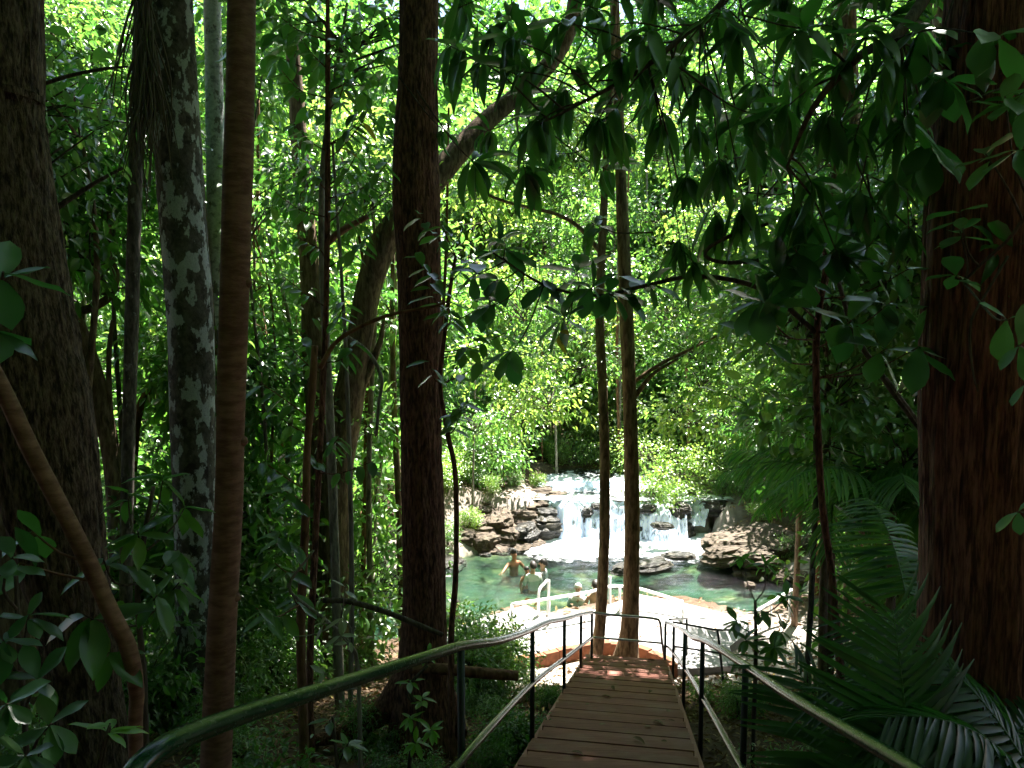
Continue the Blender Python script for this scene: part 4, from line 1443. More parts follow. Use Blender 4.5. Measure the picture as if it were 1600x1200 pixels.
# leaf sprays carried by the twin trunks at the foot of the steps
for nm, lst in (('left and thinner', [(870, 300, 12.3), (905, 240, 12.0), (850, 380, 12.4), (780, 330, 12.6), (900, 330, 12.6), (930, 180, 12.0), (840, 210, 12.5), (740, 290, 12.4), (900, 560, 12.0), (860, 620, 12.2), (820, 480, 12.8), (760, 560, 13.2), (880, 470, 12.6), (800, 640, 13.4), (745, 660, 13.6), (830, 560, 13.0)]),
                ('right and thicker', [(1080, 540, 12.3), (1130, 500, 12.5), (1050, 480, 12.6), (1180, 540, 12.6), (1100, 590, 12.2), (1150, 600, 12.4), (1030, 330, 12.3), (1090, 380, 12.4), (1020, 230, 12.2), (1120, 430, 12.6), (1205, 600, 12.4), (1060, 640, 12.4), (1160, 660, 12.8), (1220, 480, 12.8), (1110, 330, 12.6), (1200, 400, 13.0), (1040, 420, 12.6), (1180, 610, 13.4), (1230, 560, 13.2)])):
    tw_ = [o for o in S.objects if o.get('label', '').startswith(nm)][0]
    for k, q_ in enumerate(lst):
        c = W(*q_)
        o = put_crown(tw_, ('sp1', 'sp3')[k % 2], c, (0.62, 0.62, 0.62), k * 1.3, tw_.location, 'foliage')
        o['kind'] = 'stuff'
        o.rotation_euler = (random.uniform(-.4, .4), random.uniform(-.4, .4), k * 1.3)

# shrubs of the understorey
def shrub(x, y, sc, key, label, group, lift=0.75):
    zb = tz(x, y)
    label = label % (TINT[key], where(x, y))
    t = thing('shrub', label, 'shrub', (x, y, zb), group)
    mb = MB()
    for k in range(3):
        a = random.uniform(0, 6.28)
        mb.tube([(0, 0, -0.1), (0.12 * math.cos(a) * sc, 0.12 * math.sin(a) * sc, lift * sc * 0.6), (0.4 * math.cos(a) * sc, 0.4 * math.sin(a) * sc, lift * sc * 1.2)], [0.012, 0.009, 0.004], 5, 0.3)
    mb.build('stem', M['twig'], t)
    put_crown(t, key, (x, y, zb + lift * sc), (sc, sc, sc * random.uniform(0.8, 1.3)), random.uniform(0, 6.3), (x, y, zb))


def shrubs(n, xr, yr, scr, keys, label, group, ok=None, lift=0.75):
    k = 0
    g = 0
    while g < n and k < n * 40:
        k += 1
        x, y = random.uniform(*xr), random.uniform(*yr)
        if abs(x) > 0.85 * y + 1.0:
            continue
        if poly_sd(POOL, np.array([x]), np.array([y]))[0] < 0.5 or poly_sd(STREAM, np.array([x]), np.array([y]))[0] < 0.5:
            continue
        if abs(x - st_c(y)[0]) < (1.3 if scr[1] > 0.31 else 0.85) and y < 11.5:
            continue
        if ok and not ok(x, y):
            continue
        shrub(x, y, random.uniform(*scr), random.choice(keys), label, group, lift)
        g += 1


shrubs(26, (-9, -1.6), (6.5, 12.3), (0.45, 0.9), ['sh0', 'sh1', 'sh2'], '%s shrub in the undergrowth left of the steps, %s', 'shrubs left of the steps')
shrubs(26, (-14, -5), (12, 20), (0.7, 1.5), ['sh1', 'sh2', 'sh3'], '%s shrub in the wood left of the pool, %s', 'shrubs left of the pool')
shrubs(26, (-12, -0.2), (19.5, 25), (0.6, 1.3), ['sh1', 'sh2', 'sh3'], '%s shrub on the slope left of the waterfall, %s', 'shrubs left of the waterfall', ok=lambda x, y: y > 21.3 or x < -2.5)
shrubs(24, (6.3, 16), (15, 26), (0.6, 1.3), ['sh2', 'sh3', 'sh3'], '%s shrub on the right bank of the pool, %s', 'shrubs on the right bank')
shrubs(16, (2.4, 8), (5.5, 12.0), (0.35, 0.7), ['sh0', 'sh1', 'sh2'], 'low %s shrub right of the steps, %s', 'shrubs right of the steps', ok=lambda x, y: x > 1.0 + 0.42 * y * 0.6 + (2.0 if y > 9.5 else 0.4), lift=0.6)
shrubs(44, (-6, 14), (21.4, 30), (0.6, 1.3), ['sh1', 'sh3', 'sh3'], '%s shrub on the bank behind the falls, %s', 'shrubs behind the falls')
shrubs(16, (-1.4, 0.9), (5.0, 10.0), (0.16, 0.30), ['sh0', 'sh1', 'sh2'], 'knee-high %s shrub beside the steps, %s', 'knee-high shrubs left of the steps', ok=lambda x, y: 0.85 < abs(x - st_c(y)[0]) < 1.9, lift=0.7)
shrubs(14, (1.2, 4.0), (4.2, 9.5), (0.16, 0.30), ['sh0', 'sh1', 'sh2'], 'knee-high %s shrub beside the right handrail, %s', 'knee-high shrubs right of the steps', ok=lambda x, y: 0.9 < x - st_c(y)[0] < 2.2, lift=0.7)
for px, y, sc in ((728, 9.0, .62), (765, 9.6, .55), (795, 10.2, .42), (745, 10.6, .6), (712, 10.4, .7), (780, 11.0, .45)):
    x = (px - 800) / FPX * y * 1.02
    shrub(x, y, sc, random.choice(['sh1', 'sh2', 'sh3']), 'bushy %s shrub before the left end of the deck, %s', 'bushy shrubs before the deck', 1.0)
for px, py, y, sc in ((716, 770, 21.0, .55), (735, 750, 22.0, .6), (760, 745, 22.5, .5), (700, 800, 20.2, .5), (712, 735, 23.0, .7), (745, 785, 21.0, .4), (785, 750, 22.6, .45)):
    p_ = W(px, py, y)
    shrub(p_[0], p_[1], sc, random.choice(['sh1', 'sh3', 'sh3']), 'leafy %s shrub on the bank above the ledge rocks, %s', 'shrubs above the ledge rocks', 0.8)
shrubs(12, (-5, -0.8), (3.4, 6.5), (0.25, 0.45), ['sh0', 'sh2'], 'small %s shrub by the left handrail, %s', 'small shrubs near the left handrail', lift=0.6)

# ------------------------------------------------------------------ plants whose every leaf is a part
def hi_leaf(name, prof, asp, fold, droop, wav, mat, rows=7):
    ys = np.linspace(0, 1, rows)
    w = np.array([prof(t) for t in ys]) * asp * 0.5
    v = []
    for i, t in enumerate(ys):
        z = -droop * t ** 1.8 + 0.02 * math.sin(t * 9)
        e = fold * w[i] + wav * math.sin(t * 14)
        e2 = fold * w[i] + wav * math.sin(t * 14 + 2)
        v += [(-w[i], t, z + e), (0, t, z), (w[i], t, z + e2)]
    f = []
    for i in range(rows - 1):
        a = i * 3
        f += [(a, a + 1, a + 4, a + 3), (a + 1, a + 2, a + 5, a + 4)]
    return mesh_np(name, np.array(v), [np.array(f)], mat)


lanc = lambda t: max(0.02, math.sin(math.pi * min(1, t * 0.97 + 0.03)) ** 0.8 * (1.05 - 0.25 * t))
obov = lambda t: max(0.02, (math.sin(math.pi * t ** 1.5) ** 0.65) if t < 1 else 0.02)
elli = lambda t: max(0.02, math.sin(math.pi * min(0.995, t)) ** 0.75)
LF = {
    'mango': [hi_leaf('leaf', lanc, 0.29, 0.5, d, 0.008, M['leaf_mango']) for d in (0.15, 0.3, 0.45)],
    'broad': [hi_leaf('leaf', obov, 0.52, 0.25, d, 0.012, M['leaf_broad']) for d in (0.08, 0.2, 0.32)],
    'ellip': [hi_leaf('leaf', elli, 0.42, 0.35, d, 0.01, M['leaf_dark']) for d in (0.1, 0.25, 0.4)],
    'fresh': [hi_leaf('leaf', elli, 0.36, 0.35, d, 0.01, M['leaf_fresh']) for d in (0.1, 0.25, 0.4)],
    'pale': [hi_leaf('leaf', elli, 0.34, 0.3, d, 0.01, M['leaf_sun_tint']) for d in (0.1, 0.25)],  # dead twig leaves, their sunlit look put into the colour
    'yellow': [hi_leaf('leaf', elli, 0.38, 0.3, d, 0.01, M['leaf_yellow']) for d in (0.2, 0.4)],
}


def put_leaf(parent, kind, pos, d, n, ln, origin):
    d = Vector(d).normalized()
    n = Vector(n)
    s = d.cross(n)
    if s.length < 1e-4:
        s = d.cross(Vector((1, 0, 0)))
    s.normalize()
    n = s.cross(d)
    o = bpy.data.objects.new('leaf', random.choice(LF[kind]))
    COL.objects.link(o)
    o.parent = parent
    m = Matrix((s * ln, d * ln, n * ln)).transposed().to_4x4()
    m.translation = Vector(np.asarray(pos, float) - np.asarray(origin, float))
    o.matrix_local = m
    return o


def whorl(parent, kind, pos, axis, n, ln, droop, origin, openness=1.0):
    axis = Vector(axis).normalized()
    a0 = random.uniform(0, 6.28)
    e1 = axis.orthogonal().normalized()
    e2 = axis.cross(e1)
    for k in range(n):
        a = a0 + k * 2.4
        rad = e1 * math.cos(a) + e2 * math.sin(a)
        d = axis * random.uniform(0.1, 0.8) + rad * openness * random.uniform(0.7, 1.2) + Vector((0, 0, -droop * random.uniform(0.6, 1.3)))
        nn = Vector((random.uniform(-.3, .3), random.uniform(-.3, .3), 1)) + axis * 0.3 + rad * (-0.2) + rad * droop * 0.8
        p = Vector(pos) - axis * random.uniform(0, 0.35) * ln
        put_leaf(parent, kind, p, d, nn, ln * random.uniform(0.7, 1.15), origin)


def alternate(parent, kind, path, n, ln, droop, origin, start=0.3):
    """leaves set alternately along a twig"""
    path = np.asarray(path)
    for k in range(n):
        t = start + (1 - start) * (k + 0.5) / n
        f = t * (len(path) - 1)
        i = min(int(f), len(path) - 2)
        p = path[i] + (path[i + 1] - path[i]) * (f - i)
        ax = Vector(path[i + 1] - path[i]).normalized()
        sd = ax.cross(Vector((0, 0, 1)))
        if sd.length < 0.2:
            sd = Vector((math.cos(k * 2.4), math.sin(k * 2.4), 0))
        sd.normalize()
        d = ax * random.uniform(0.3, 0.8) + sd * (1 if k % 2 else -1) * random.uniform(0.6, 1.1) + Vector((0, 0, -droop * random.uniform(0.5, 1.4)))
        nn = Vector((random.uniform(-.4, .4), random.uniform(-.4, .4), 1))
        put_leaf(parent, kind, p, d, nn, ln * random.uniform(0.65, 1.15), origin)


def nearest(path, p):
    path = np.asarray(path)
    d = np.linalg.norm(path - p, axis=1)
    return int(np.argmin(d))


def plant(name, label, cat, stem, y, bark, tips, kind, ln, droop, base_z=True, per=6, way='whorl', group=None, up=0.35, t=None, stem_name='stem', opn=1.0):
    """stem: (px,py,w[,y]); tips: (px,py,y[,n[,len]]) ends of twigs carrying leaves"""
    P = np.array([W(s[0], s[1], s[3] if len(s) > 3 else y) for s in stem])
    Q = np.array([0.5 * s[2] * (s[3] if len(s) > 3 else y) / FPX for s in stem])
    if base_z:
        b = P[-1]
        P = np.vstack([P, [b[0], b[1], min(b[2], tz(b[0], b[1]) - 0.1)]])
        Q = np.append(Q, Q[-1])
    if t is None:
        org = np.array(P[-1])
        t = thing(name, label, cat, org, group)
    else:
        org = np.array(t.location)
    mb = MB()
    sp, sr = smooth_path(P, Q, 0.05)
    v, q, tt = tube_arrays(sp, sr, 12, lumpy(0.25, 3, 6))
    mb.add(v, q, tt)
    st = mb.build(stem_name, bark, t, org)
    if not tips:
        return t
    for tip in tips:
        e = W(tip[0], tip[1], tip[2])
        n = tip[3] if len(tip) > 3 else per
        L = tip[4] if len(tip) > 4 else ln
        kd = tip[5] if len(tip) > 5 else kind
        # leave the stem lower than the tip
        i = nearest(sp, e + np.array([0, 0, -up * 0.6]))
        a = sp[i]
        mid = (a + e) / 2 + np.array([0, 0, -0.06 * np.linalg.norm(e - a)]) + rng.normal(size=3) * 0.02
        tw, twr = smooth_path(np.array([a, mid, e]), np.array([0.006, 0.005, 0.003]), 0.06)
        v, q, t3 = tube_arrays(tw, twr, 6)
        m1 = MB()
        m1.add(v, q, t3)
        br = m1.build('branch', bark, t, org)
        axd = e - mid
        if way == 'whorl':
            whorl(br, kd, e, axd, n, L, droop, org, opn)
        else:
            alternate(br, kd, tw, n, L, droop, org)
    return t


# mango: long limb hanging in from above, its trunk stands right of the frame
mango = thing('mango_tree', 'mango tree whose limb hangs long dark leaves across the top centre', 'tree', (4.6, 2.6, tz(4.6, 2.6)))
mo = np.array(mango.location)
mb = MB()
trunk_mesh(mb, np.array([(4.6, 2.6, mo[2] - 0.2), (4.5, 2.8, 1.0), (4.1, 3.2, 4.5)]), np.array([0.2, 0.17, 0.12]), 24, 0.1, lumpy(0.2, 50), 0.4)
mb.build('trunk', M['bark_tan'], mango, mo)
limb = [np.array((4.1, 3.2, 4.3)), np.array((2.6, 4.0, 3.4))] + [W(*q) for q in ((1150, -20, 4.6), (1080, 45, 4.6), (1000, 110, 4.6), (900, 165, 4.6), (830, 200, 4.6))]
mb = MB()
mb.tube(limb, [0.06, 0.04, 0.022, 0.018, 0.015, 0.010, 0.005], 12, 0.06)
mb.build('limb', M['twig'], mango, mo)
limb_p, _ = smooth_path(np.array(limb), np.ones(len(limb)), 0.06)
mtips = [(700, 70, 4.6, 8), (745, 95, 4.7, 8), (795, 60, 4.5, 9), (835, 195, 4.6, 11), (870, 150, 4.8, 8), (925, 205, 4.6, 10), (950, 195, 4.7, 9), (870, 35, 4.5, 9), (940, 40, 4.6, 8),
         (1000, 60, 4.5, 9), (1050, 110, 4.6, 10), (1030, 200, 4.8, 8), (1090, 210, 4.7, 10), (1075, 290, 4.8, 11), (1125, 265, 4.6, 10), (1120, 350, 4.9, 9), (1065, 395, 5.0, 10), (1085, 430, 5.0, 8),
         (1150, 60, 4.3, 8), (1185, 150, 4.4, 10), (1190, 240, 4.6, 9), (1165, 330, 4.8, 9), (960, 100, 4.6, 8), (1120, 30, 4.3, 8), (800, 110, 4.6, 7), (1100, 140, 4.5, 9)]
for tp in mtips:
    e = W(tp[0], tp[1], tp[2])
    i = nearest(limb_p, e + np.array([0.25, 0, 0.25]))
    a = limb_p[i]
    tw, twr = smooth_path(np.array([a, (a + e) / 2 + np.array([0, 0, 0.08 * np.linalg.norm(a - e)]), e]), np.array([0.007, 0.005, 0.003]), 0.06)
    m1 = MB()
    v, q, t3 = tube_arrays(tw, twr, 6)
    m1.add(v, q, t3)
    br = m1.build('branch', M['twig'], mango, mo)
    whorl(br, 'mango', e, (tw[-1] - tw[-3]) + np.array([0, 0, -.02]), tp[3] + random.randint(-2, 2), random.uniform(0.22, 0.32), random.uniform(0.35, 0.85), mo)

# the huge right trunk carries its own leafy boughs
oo = np.array(OT.location)
bough = [np.array((2.75, 4.5, 2.6)), W(1430, 20, 4.0), W(1340, 90, 3.8), W(1270, 170, 3.8), W(1230, 260, 4.0)]
mb = MB()
mb.tube(bough, [0.05, 0.03, 0.02, 0.014, 0.006], 12, 0.06)
mb.build('limb', M['twig'], OT, oo)
bough_p, _ = smooth_path(np.array(bough), np.ones(len(bough)), 0.06)
for tp in [(1240, 50, 3.6, 8), (1290, 200, 3.9, 9), (1270, 290, 4.2, 8), (1335, 220, 4.0, 9), (1390, 110, 3.8, 8), (1350, 60, 3.7, 8), (1420, 200, 3.9, 8), (1440, 50, 3.7, 7), (1340, 320, 4.3, 9), (1400, 290, 4.2, 8),
           (1215, 180, 4.0, 9), (1300, 110, 3.8, 8), (1480, 130, 3.6, 6), (1455, 250, 4.0, 8), (1375, 180, 4.0, 8), (1245, 340, 4.4, 8), (1310, 400, 4.5, 8), (1560, 60, 3.3, 6), (1420, 370, 4.3, 7)]:
    e = W(tp[0], tp[1], tp[2])
    i = nearest(bough_p, e + np.array([0.1, 0, 0.25]))
    a = bough_p[i]
    tw, twr = smooth_path(np.array([a, (a + e) / 2 + np.array([0, 0, 0.08 * np.linalg.norm(a - e)]), e]), np.array([0.007, 0.005, 0.003]), 0.06)
    m1 = MB()
    v, q, t3 = tube_arrays(tw, twr, 6)
    m1.add(v, q, t3)
    br = m1.build('branch', M['twig'], OT, oo)
    whorl(br, 'mango' if tp[0] < 1430 else 'broad', e, (tw[-1] - tw[-3]) + np.array([0, 0, -.02]), tp[3] + random.randint(-1, 3), random.uniform(0.2, 0.29), random.uniform(0.3, 0.7), oo)

# the rest of the hanging foliage of these two trees, too much to pick apart
def hanging(t, org, n, xr, yr, dr, ln, mat, per=10, dens=None):
    P, D, N_, L = [], [], [], []
    mb = MB()
    for k in range(n):
        px, py = random.uniform(*xr), random.uniform(*yr)
        if dens and random.random() > dens(px, py):
            continue
        e = W(px, py, random.uniform(*dr))
        ax = rng.normal(size=3) * np.array([1, 0.7, 0.4]) + np.array([0, 0, -0.2])
        ax /= np.linalg.norm(ax)
        mb.tube([e - ax * 0.5 + (0, 0, 0.18), e - ax * 0.2 + (0, 0, 0.03), e], [0.006, 0.005, 0.003], 5, 0.1)
        m = per + random.randint(-2, 3)
        rad = rng.normal(size=(m, 3))
        rad -= np.outer(rad @ ax, ax)
        rad /= np.linalg.norm(rad, axis=1)[:, None]
        d = ax * rng.uniform(0.1, 0.8, (m, 1)) + rad
        d[:, 2] -= rng.uniform(0.2, 0.9, m) * rng.uniform(0.5, 1.1)
        P.append(e - ax * rng.uniform(0, 0.1, (m, 1)))
        D.append(d)
        nn = rad * 0.5 + rng.normal(size=(m, 3)) * 0.2
        nn[:, 2] += 0.8
        N_.append(nn)
        L.append(ln * rng.uniform(0.6, 1.1) * rng.uniform(0.7, 1.15, m))
    P, D, N_, L = np.vstack(P), np.vstack(D), np.vstack(N_), np.concatenate(L)
    V, T = leaves_arrays(P, D, N_, L, L * 0.27, 'mid')
    q, t0 = np.vstack(mb.q), np.vstack(mb.t)
    v = np.vstack(mb.v + [V]) - np.asarray(org)
    o = link('foliage', mesh_np('foliage', v, [q, np.vstack([t0, T + mb.n])], [mat, M['twig']], True, [1] * (len(q) + len(t0)) + [0] * len(T)), t)
    o['kind'] = 'stuff'


top_d = lambda px, py: max(0.12, 1 - py / 420.0) * (1.0 if px > 740 else 0.5)
hanging(mango, mo, 62, (690, 1230), (-40, 400), (4.8, 6.4), 0.29, M['leaf_mango'], dens=top_d)
hanging(OT, oo, 74, (1180, 1600), (-40, 430), (4.0, 6.0), 0.25, M['leaf_mango'], dens=lambda px, py: max(0.25, 1 - py / 520.0))

# broad-leaved sapling right of the steps
SLIM = plant('sapling', 'slim dark sapling with big broad whorled leaves right of the steps', 'sapling',
      [(1292, 330, 7), (1290, 420, 9), (1279, 490, 10), (1275, 560, 11), (1279, 700, 11), (1286, 800, 11), (1297, 880, 12), (1305, 960, 12), (1314, 1085, 13)], 5.0, M['bark_dark'],
      [(1240, 385, 4.4), (1190, 470, 4.3), (1215, 430, 4.4, 5), (1330, 500, 4.5), (1385, 545, 4.4, 5), (1365, 375, 4.5, 8), (1300, 395, 4.5), (1190, 530, 4.3, 4), (1250, 430, 4.5, 5), (1395, 470, 4.5, 5), (1440, 540, 4.3, 4), (1320, 300, 4.6, 6), (1420, 420, 4.5, 5), (1270, 340, 4.5, 5)],
      'broad', 0.255, 0.35, opn=1.2, per=8)
# boughs crossing in front of the middle trees
plant('limb', '', '', [(770, 395, 3, 5.0), (850, 445, 4, 5.0), (930, 462, 5, 5.0), (1000, 448, 6, 5.0), (1090, 432, 7, 5.0), (1190, 452, 8, 5.0), (1276, 520, 9, 5.0)], 5.0, M['twig'],
      [(962, 465, 4.9, 7), (925, 450, 4.9, 7), (880, 500, 4.8, 7), (850, 450, 5.0, 6), (790, 385, 5.0, 7), (770, 440, 5.0, 6), (900, 420, 5.0, 6), (995, 455, 5.0, 6), (760, 480, 5.0, 6), (1020, 440, 5.0, 5), (790, 560, 5.0, 5), (740, 430, 5.1, 5), (872, 525, 4.8, 2, 0.15, 'yellow')],
      'broad', 0.225, 0.4, opn=1.2, per=8, base_z=False, t=SLIM, stem_name='limb')
plant('sapling', 'thin black-stemmed sapling with drooping oval leaves left of the massive trunk', 'sapling',
      [(512, -10, 6), (512, 100, 8), (512, 300, 9), (509, 500, 9), (500, 700, 10), (490, 900, 11), (484, 1050, 12)], 6.0, M['bark_dark'],
      [(545, 40, 5.8), (470, 60, 6.0), (600, 80, 5.7), (540, 120, 5.8), (440, 110, 6.1), (575, 170, 5.7), (560, 175, 5.8), (455, 190, 6.0), (480, 250, 5.9), (560, 235, 5.8), (610, 250, 5.6), (430, 300, 6.1), (545, 300, 5.8), (460, 370, 6.0), (575, 370, 5.7),
       (440, 430, 6.0), (540, 470, 5.8), (560, 530, 5.8), (450, 540, 6.0), (430, 20, 6), (620, 20, 5.8), (575, 180, 5.5, 3, 0.15, 'yellow'), (470, 520, 5.9), (530, 680, 5.8), (470, 700, 5.8), (420, 640, 5.9), (585, 720, 5.7)],
      'ellip', 0.165, 0.75, way='alt', per=8)
plant('sapling', 'leafy sapling with oval leaves just right of the massive trunk', 'sapling',
      [(712, 400, 5), (705, 440, 6), (695, 520, 7), (688, 600, 7), (700, 680, 8), (712, 750, 8), (712, 900, 9), (705, 1000, 10)], 5.8, M['bark_dark'],
      [(650, 390, 5.5), (690, 350, 5.6), (735, 400, 5.6), (670, 440, 5.4), (740, 520, 5.6), (760, 560, 5.6), (670, 560, 5.5, 4), (735, 620, 5.6), (770, 470, 5.7), (720, 640, 5.6), (650, 330, 5.6), (790, 520, 5.7), (700, 470, 5.4)],
      'ellip', 0.175, 0.6, way='alt', per=7)
plant('sapling', 'red-brown crooked stem with few leaves between the left trunks and the massive trunk', 'sapling',
      [(492, 540, 11), (487, 620, 12), (480, 700, 12), (478, 800, 13), (473, 900, 14), (470, 1000, 15), (474, 1130, 16)], 5.0, M['bark_orange'],
      [(410, 600, 5.0, 7), (420, 830, 4.6, 7), (440, 760, 4.8, 7), (455, 920, 4.6, 6), (410, 720, 4.9, 7), (430, 880, 4.5, 6), (400, 950, 4.4, 7)], 'ellip', 0.17, 0.6, way='alt')
plant('sapling', 'bent brown sapling stem crossing in front of the leaning left trunk', 'sapling',
      [(-20, 560, 24), (10, 620, 25), (60, 725, 26), (130, 860, 26), (170, 950, 26), (200, 1010, 26), (213, 1080, 24), (212, 1160, 22)], 3.0, M['bark_smooth'],
      [(30, 880, 2.9, 4), (50, 830, 3.0, 3)], 'broad', 0.17, 0.4)
plant('sapling', 'young sapling with long dark leaves drooping before the left trunks', 'sapling',
      [(240, 760, 6), (225, 840, 8), (215, 930, 9), (225, 1060, 10), (228, 1150, 10)], 3.4, M['twig'],
      [(130, 960, 3.0, 4, 0.24), (215, 830, 3.2, 6), (275, 860, 3.4, 6), (160, 870, 3.2, 5), (290, 790, 3.6, 5), (245, 930, 3.2, 5), (200, 770, 3.6, 5), (280, 910, 3.4, 5), (170, 1020, 3.0, 4), (255, 745, 3.6, 4)], 'ellip', 0.17, 0.55)
plant('seedling', 'bright green seedling in the bottom left corner beside the handrail', 'seedling',
      [(172, 1135, 5), (160, 1190, 6), (150, 1260, 6)], 2.3, M['twig'], [(172, 1130, 2.3, 6, 0.11)], 'fresh', 0.12, 0.2)
plant('seedling', 'dark leafy seedling at the lower left edge', 'seedling',
      [(25, 900, 7), (30, 1010, 8), (40, 1150, 9)], 2.6, M['twig'],
      [(20, 870, 2.5, 5), (45, 960, 2.5, 6), (5, 1000, 2.4, 6), (60, 1060, 2.5, 6), (10, 1100, 2.3, 6), (80, 1130, 2.5, 5), (40, 1180, 2.3, 6)], 'broad', 0.12, 0.5)
plant('sapling', 'leafy twig of big dark leaves reaching in at the middle of the left edge', 'sapling',
      [(-10, 430, 8), (-60, 560, 12), (-100, 800, 14), (-120, 1100, 16)], 1.9, M['twig'], [(5, 425, 1.8, 6, 0.16), (-30, 500, 1.8, 5, 0.16)], 'broad', 0.16, 0.4)
plant('vine', 'bright green climber on the foot of the massive trunk', 'vine',
      [(668, 1040, 5), (640, 1075, 6), (655, 1120, 6), (640, 1190, 7)], 5.0, M['twig'],
      [(640, 1060, 5.0, 6), (660, 1090, 5.0, 7), (640, 1120, 4.9, 7), (675, 1140, 4.8, 8), (650, 1160, 4.8, 7), (670, 1020, 5.0, 4)], 'fresh', 0.11, 0.4)
plant('dead_twig', 'dead twig with leaves coloured pale as if sunlit below the curved tree', 'twig',
      [(490, 860, 4), (452, 915, 5), (478, 945, 5), (510, 970, 6), (545, 1005, 6), (560, 1060, 7)], 4.6, M['stick'],
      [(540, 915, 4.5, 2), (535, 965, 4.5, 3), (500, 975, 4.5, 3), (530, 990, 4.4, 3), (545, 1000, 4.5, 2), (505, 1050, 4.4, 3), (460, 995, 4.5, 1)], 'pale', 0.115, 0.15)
plant('seedling', 'pale-leaved seedling near the left post of the handrail', 'seedling',
      [(520, 1120, 5), (525, 1180, 5), (530, 1260, 5)], 4.0, M['twig'], [(515, 1125, 4.0, 4), (545, 1160, 3.9, 5)], 'ellip', 0.11, 0.3)
plant('sapling', 'sapling with dark lance leaves standing before the sunlit landing', 'sapling',
      [(1180, 940, 5), (1181, 1000, 6), (1180, 1060, 7), (1178, 1120, 7)], 6.0, M['twig'],
      [(1150, 970, 6.0, 7), (1190, 955, 6.0, 7), (1165, 1000, 5.9, 6), (1210, 1010, 5.8, 8), (1155, 1030, 6.0, 6), (1225, 985, 5.9, 6), (1195, 880, 6.2, 7), (1160, 870, 6.3, 7), (1230, 930, 6.1, 7)], 'ellip', 0.15, 0.5, up=0.2)
plant('sapling', 'overhanging twig with serrated leaves in front of the huge right trunk', 'sapling',
      [(1505, 440, 4, 3.6), (1570, 380, 5, 3.5), (1640, 330, 7, 3.4), (1700, 600, 10, 3.4), (1720, 1000, 12, 3.4)], 3.5, M['twig'],
      [(1495, 430, 3.6, 5), (1500, 360, 3.6, 5), (1575, 500, 2.6, 3, 0.13), (1590, 540, 2.4, 3, 0.13), (1600, 600, 2.4, 3, 0.11), (1570, 150, 3.2, 5), (1590, 230, 3.1, 5), (1540, 240, 3.3, 4), (1590, 800, 2.5, 3, 0.1), (1500, 330, 3.5, 4)], 'broad', 0.16, 0.35)

# dead sticks and fallen wood
def stick(label, pts, y, mat, name='dead_branch'):
    P = np.array([W(p[0], p[1], p[3] if len(p) > 3 else y) for p in pts])
    Q = np.array([0.5 * p[2] * (p[3] if len(p) > 3 else y) / FPX for p in pts])
    mb = MB()
    o = P[len(P) // 2]
    mb.tube(P - o, Q, 10, 0.05, disp=lumpy(0.3, 7, 5))
    b = mb.build(name, mat)
    b.location = o
    return tag(b, label, 'branch')


stick('long dead branch slanting down to the huge right trunk', [(1310, 440, 6), (1335, 520, 8), (1380, 590, 9), (1430, 660, 9), (1470, 710, 9)], 5.2, M['twig'])
stick('pale forked stick lying above the slanting dead branch', [(1385, 590, 4), (1410, 625, 5), (1435, 660, 6), (1470, 720, 6)], 5.0, M['stick'])
stick('grey broken branch lying across the foot of the massive trunk', [(505, 938, 8), (545, 940, 9), (600, 955, 9), (650, 975, 9), (692, 992, 7)], 5.4, M['twig'])
stick('brown fallen log lying behind the left handrail post', [(640, 1044, 16), (700, 1046, 18), (760, 1052, 18), (810, 1056, 15)], 6.2, M['bark_orange'], 'fallen_log')
stick('thin curling bare vine hanging before the huge right trunk', [(1575, 400, 4), (1540, 460, 4), (1518, 500, 4), (1516, 545, 4), (1522, 590, 3), (1528, 612, 2)], 4.0, M['twig'], 'bare_vine')
stick('bare red-brown branch reaching across before the massive trunk', [(500, 575, 8), (530, 530, 7), (600, 495, 6), (680, 478, 4), (700, 470, 3)], 5.2, M['bark_orange'])
stick('bare arched branch beneath the broad leaves at right of centre', [(1200, 350, 5), (1150, 365, 6), (1110, 385, 6), (1102, 400, 6), (1130, 410, 6), (1185, 408, 7)], 4.8, M['twig'])
stick('bleached bare bent stick right of the curved tree', [(535, 520, 4), (575, 550, 6), (596, 590, 6), (592, 630, 5), (588, 680, 5)], 7.5, M['stick'])
stick('dark bare branch across the left wood', [(60, 345, 9), (110, 310, 8), (150, 285, 6), (192, 262, 4)], 7.5, M['twig'])
stick('long bare branch in the upper left between the trunks', [(56, 135, 6), (110, 118, 6), (160, 108, 5), (200, 104, 3)], 7.0, M['twig'])
stick('red leafless branch lit by the sun left of the massive trunk', [(505, 385, 10), (535, 360, 11), (575, 338, 8)], 9.5, M['bark_orange'])

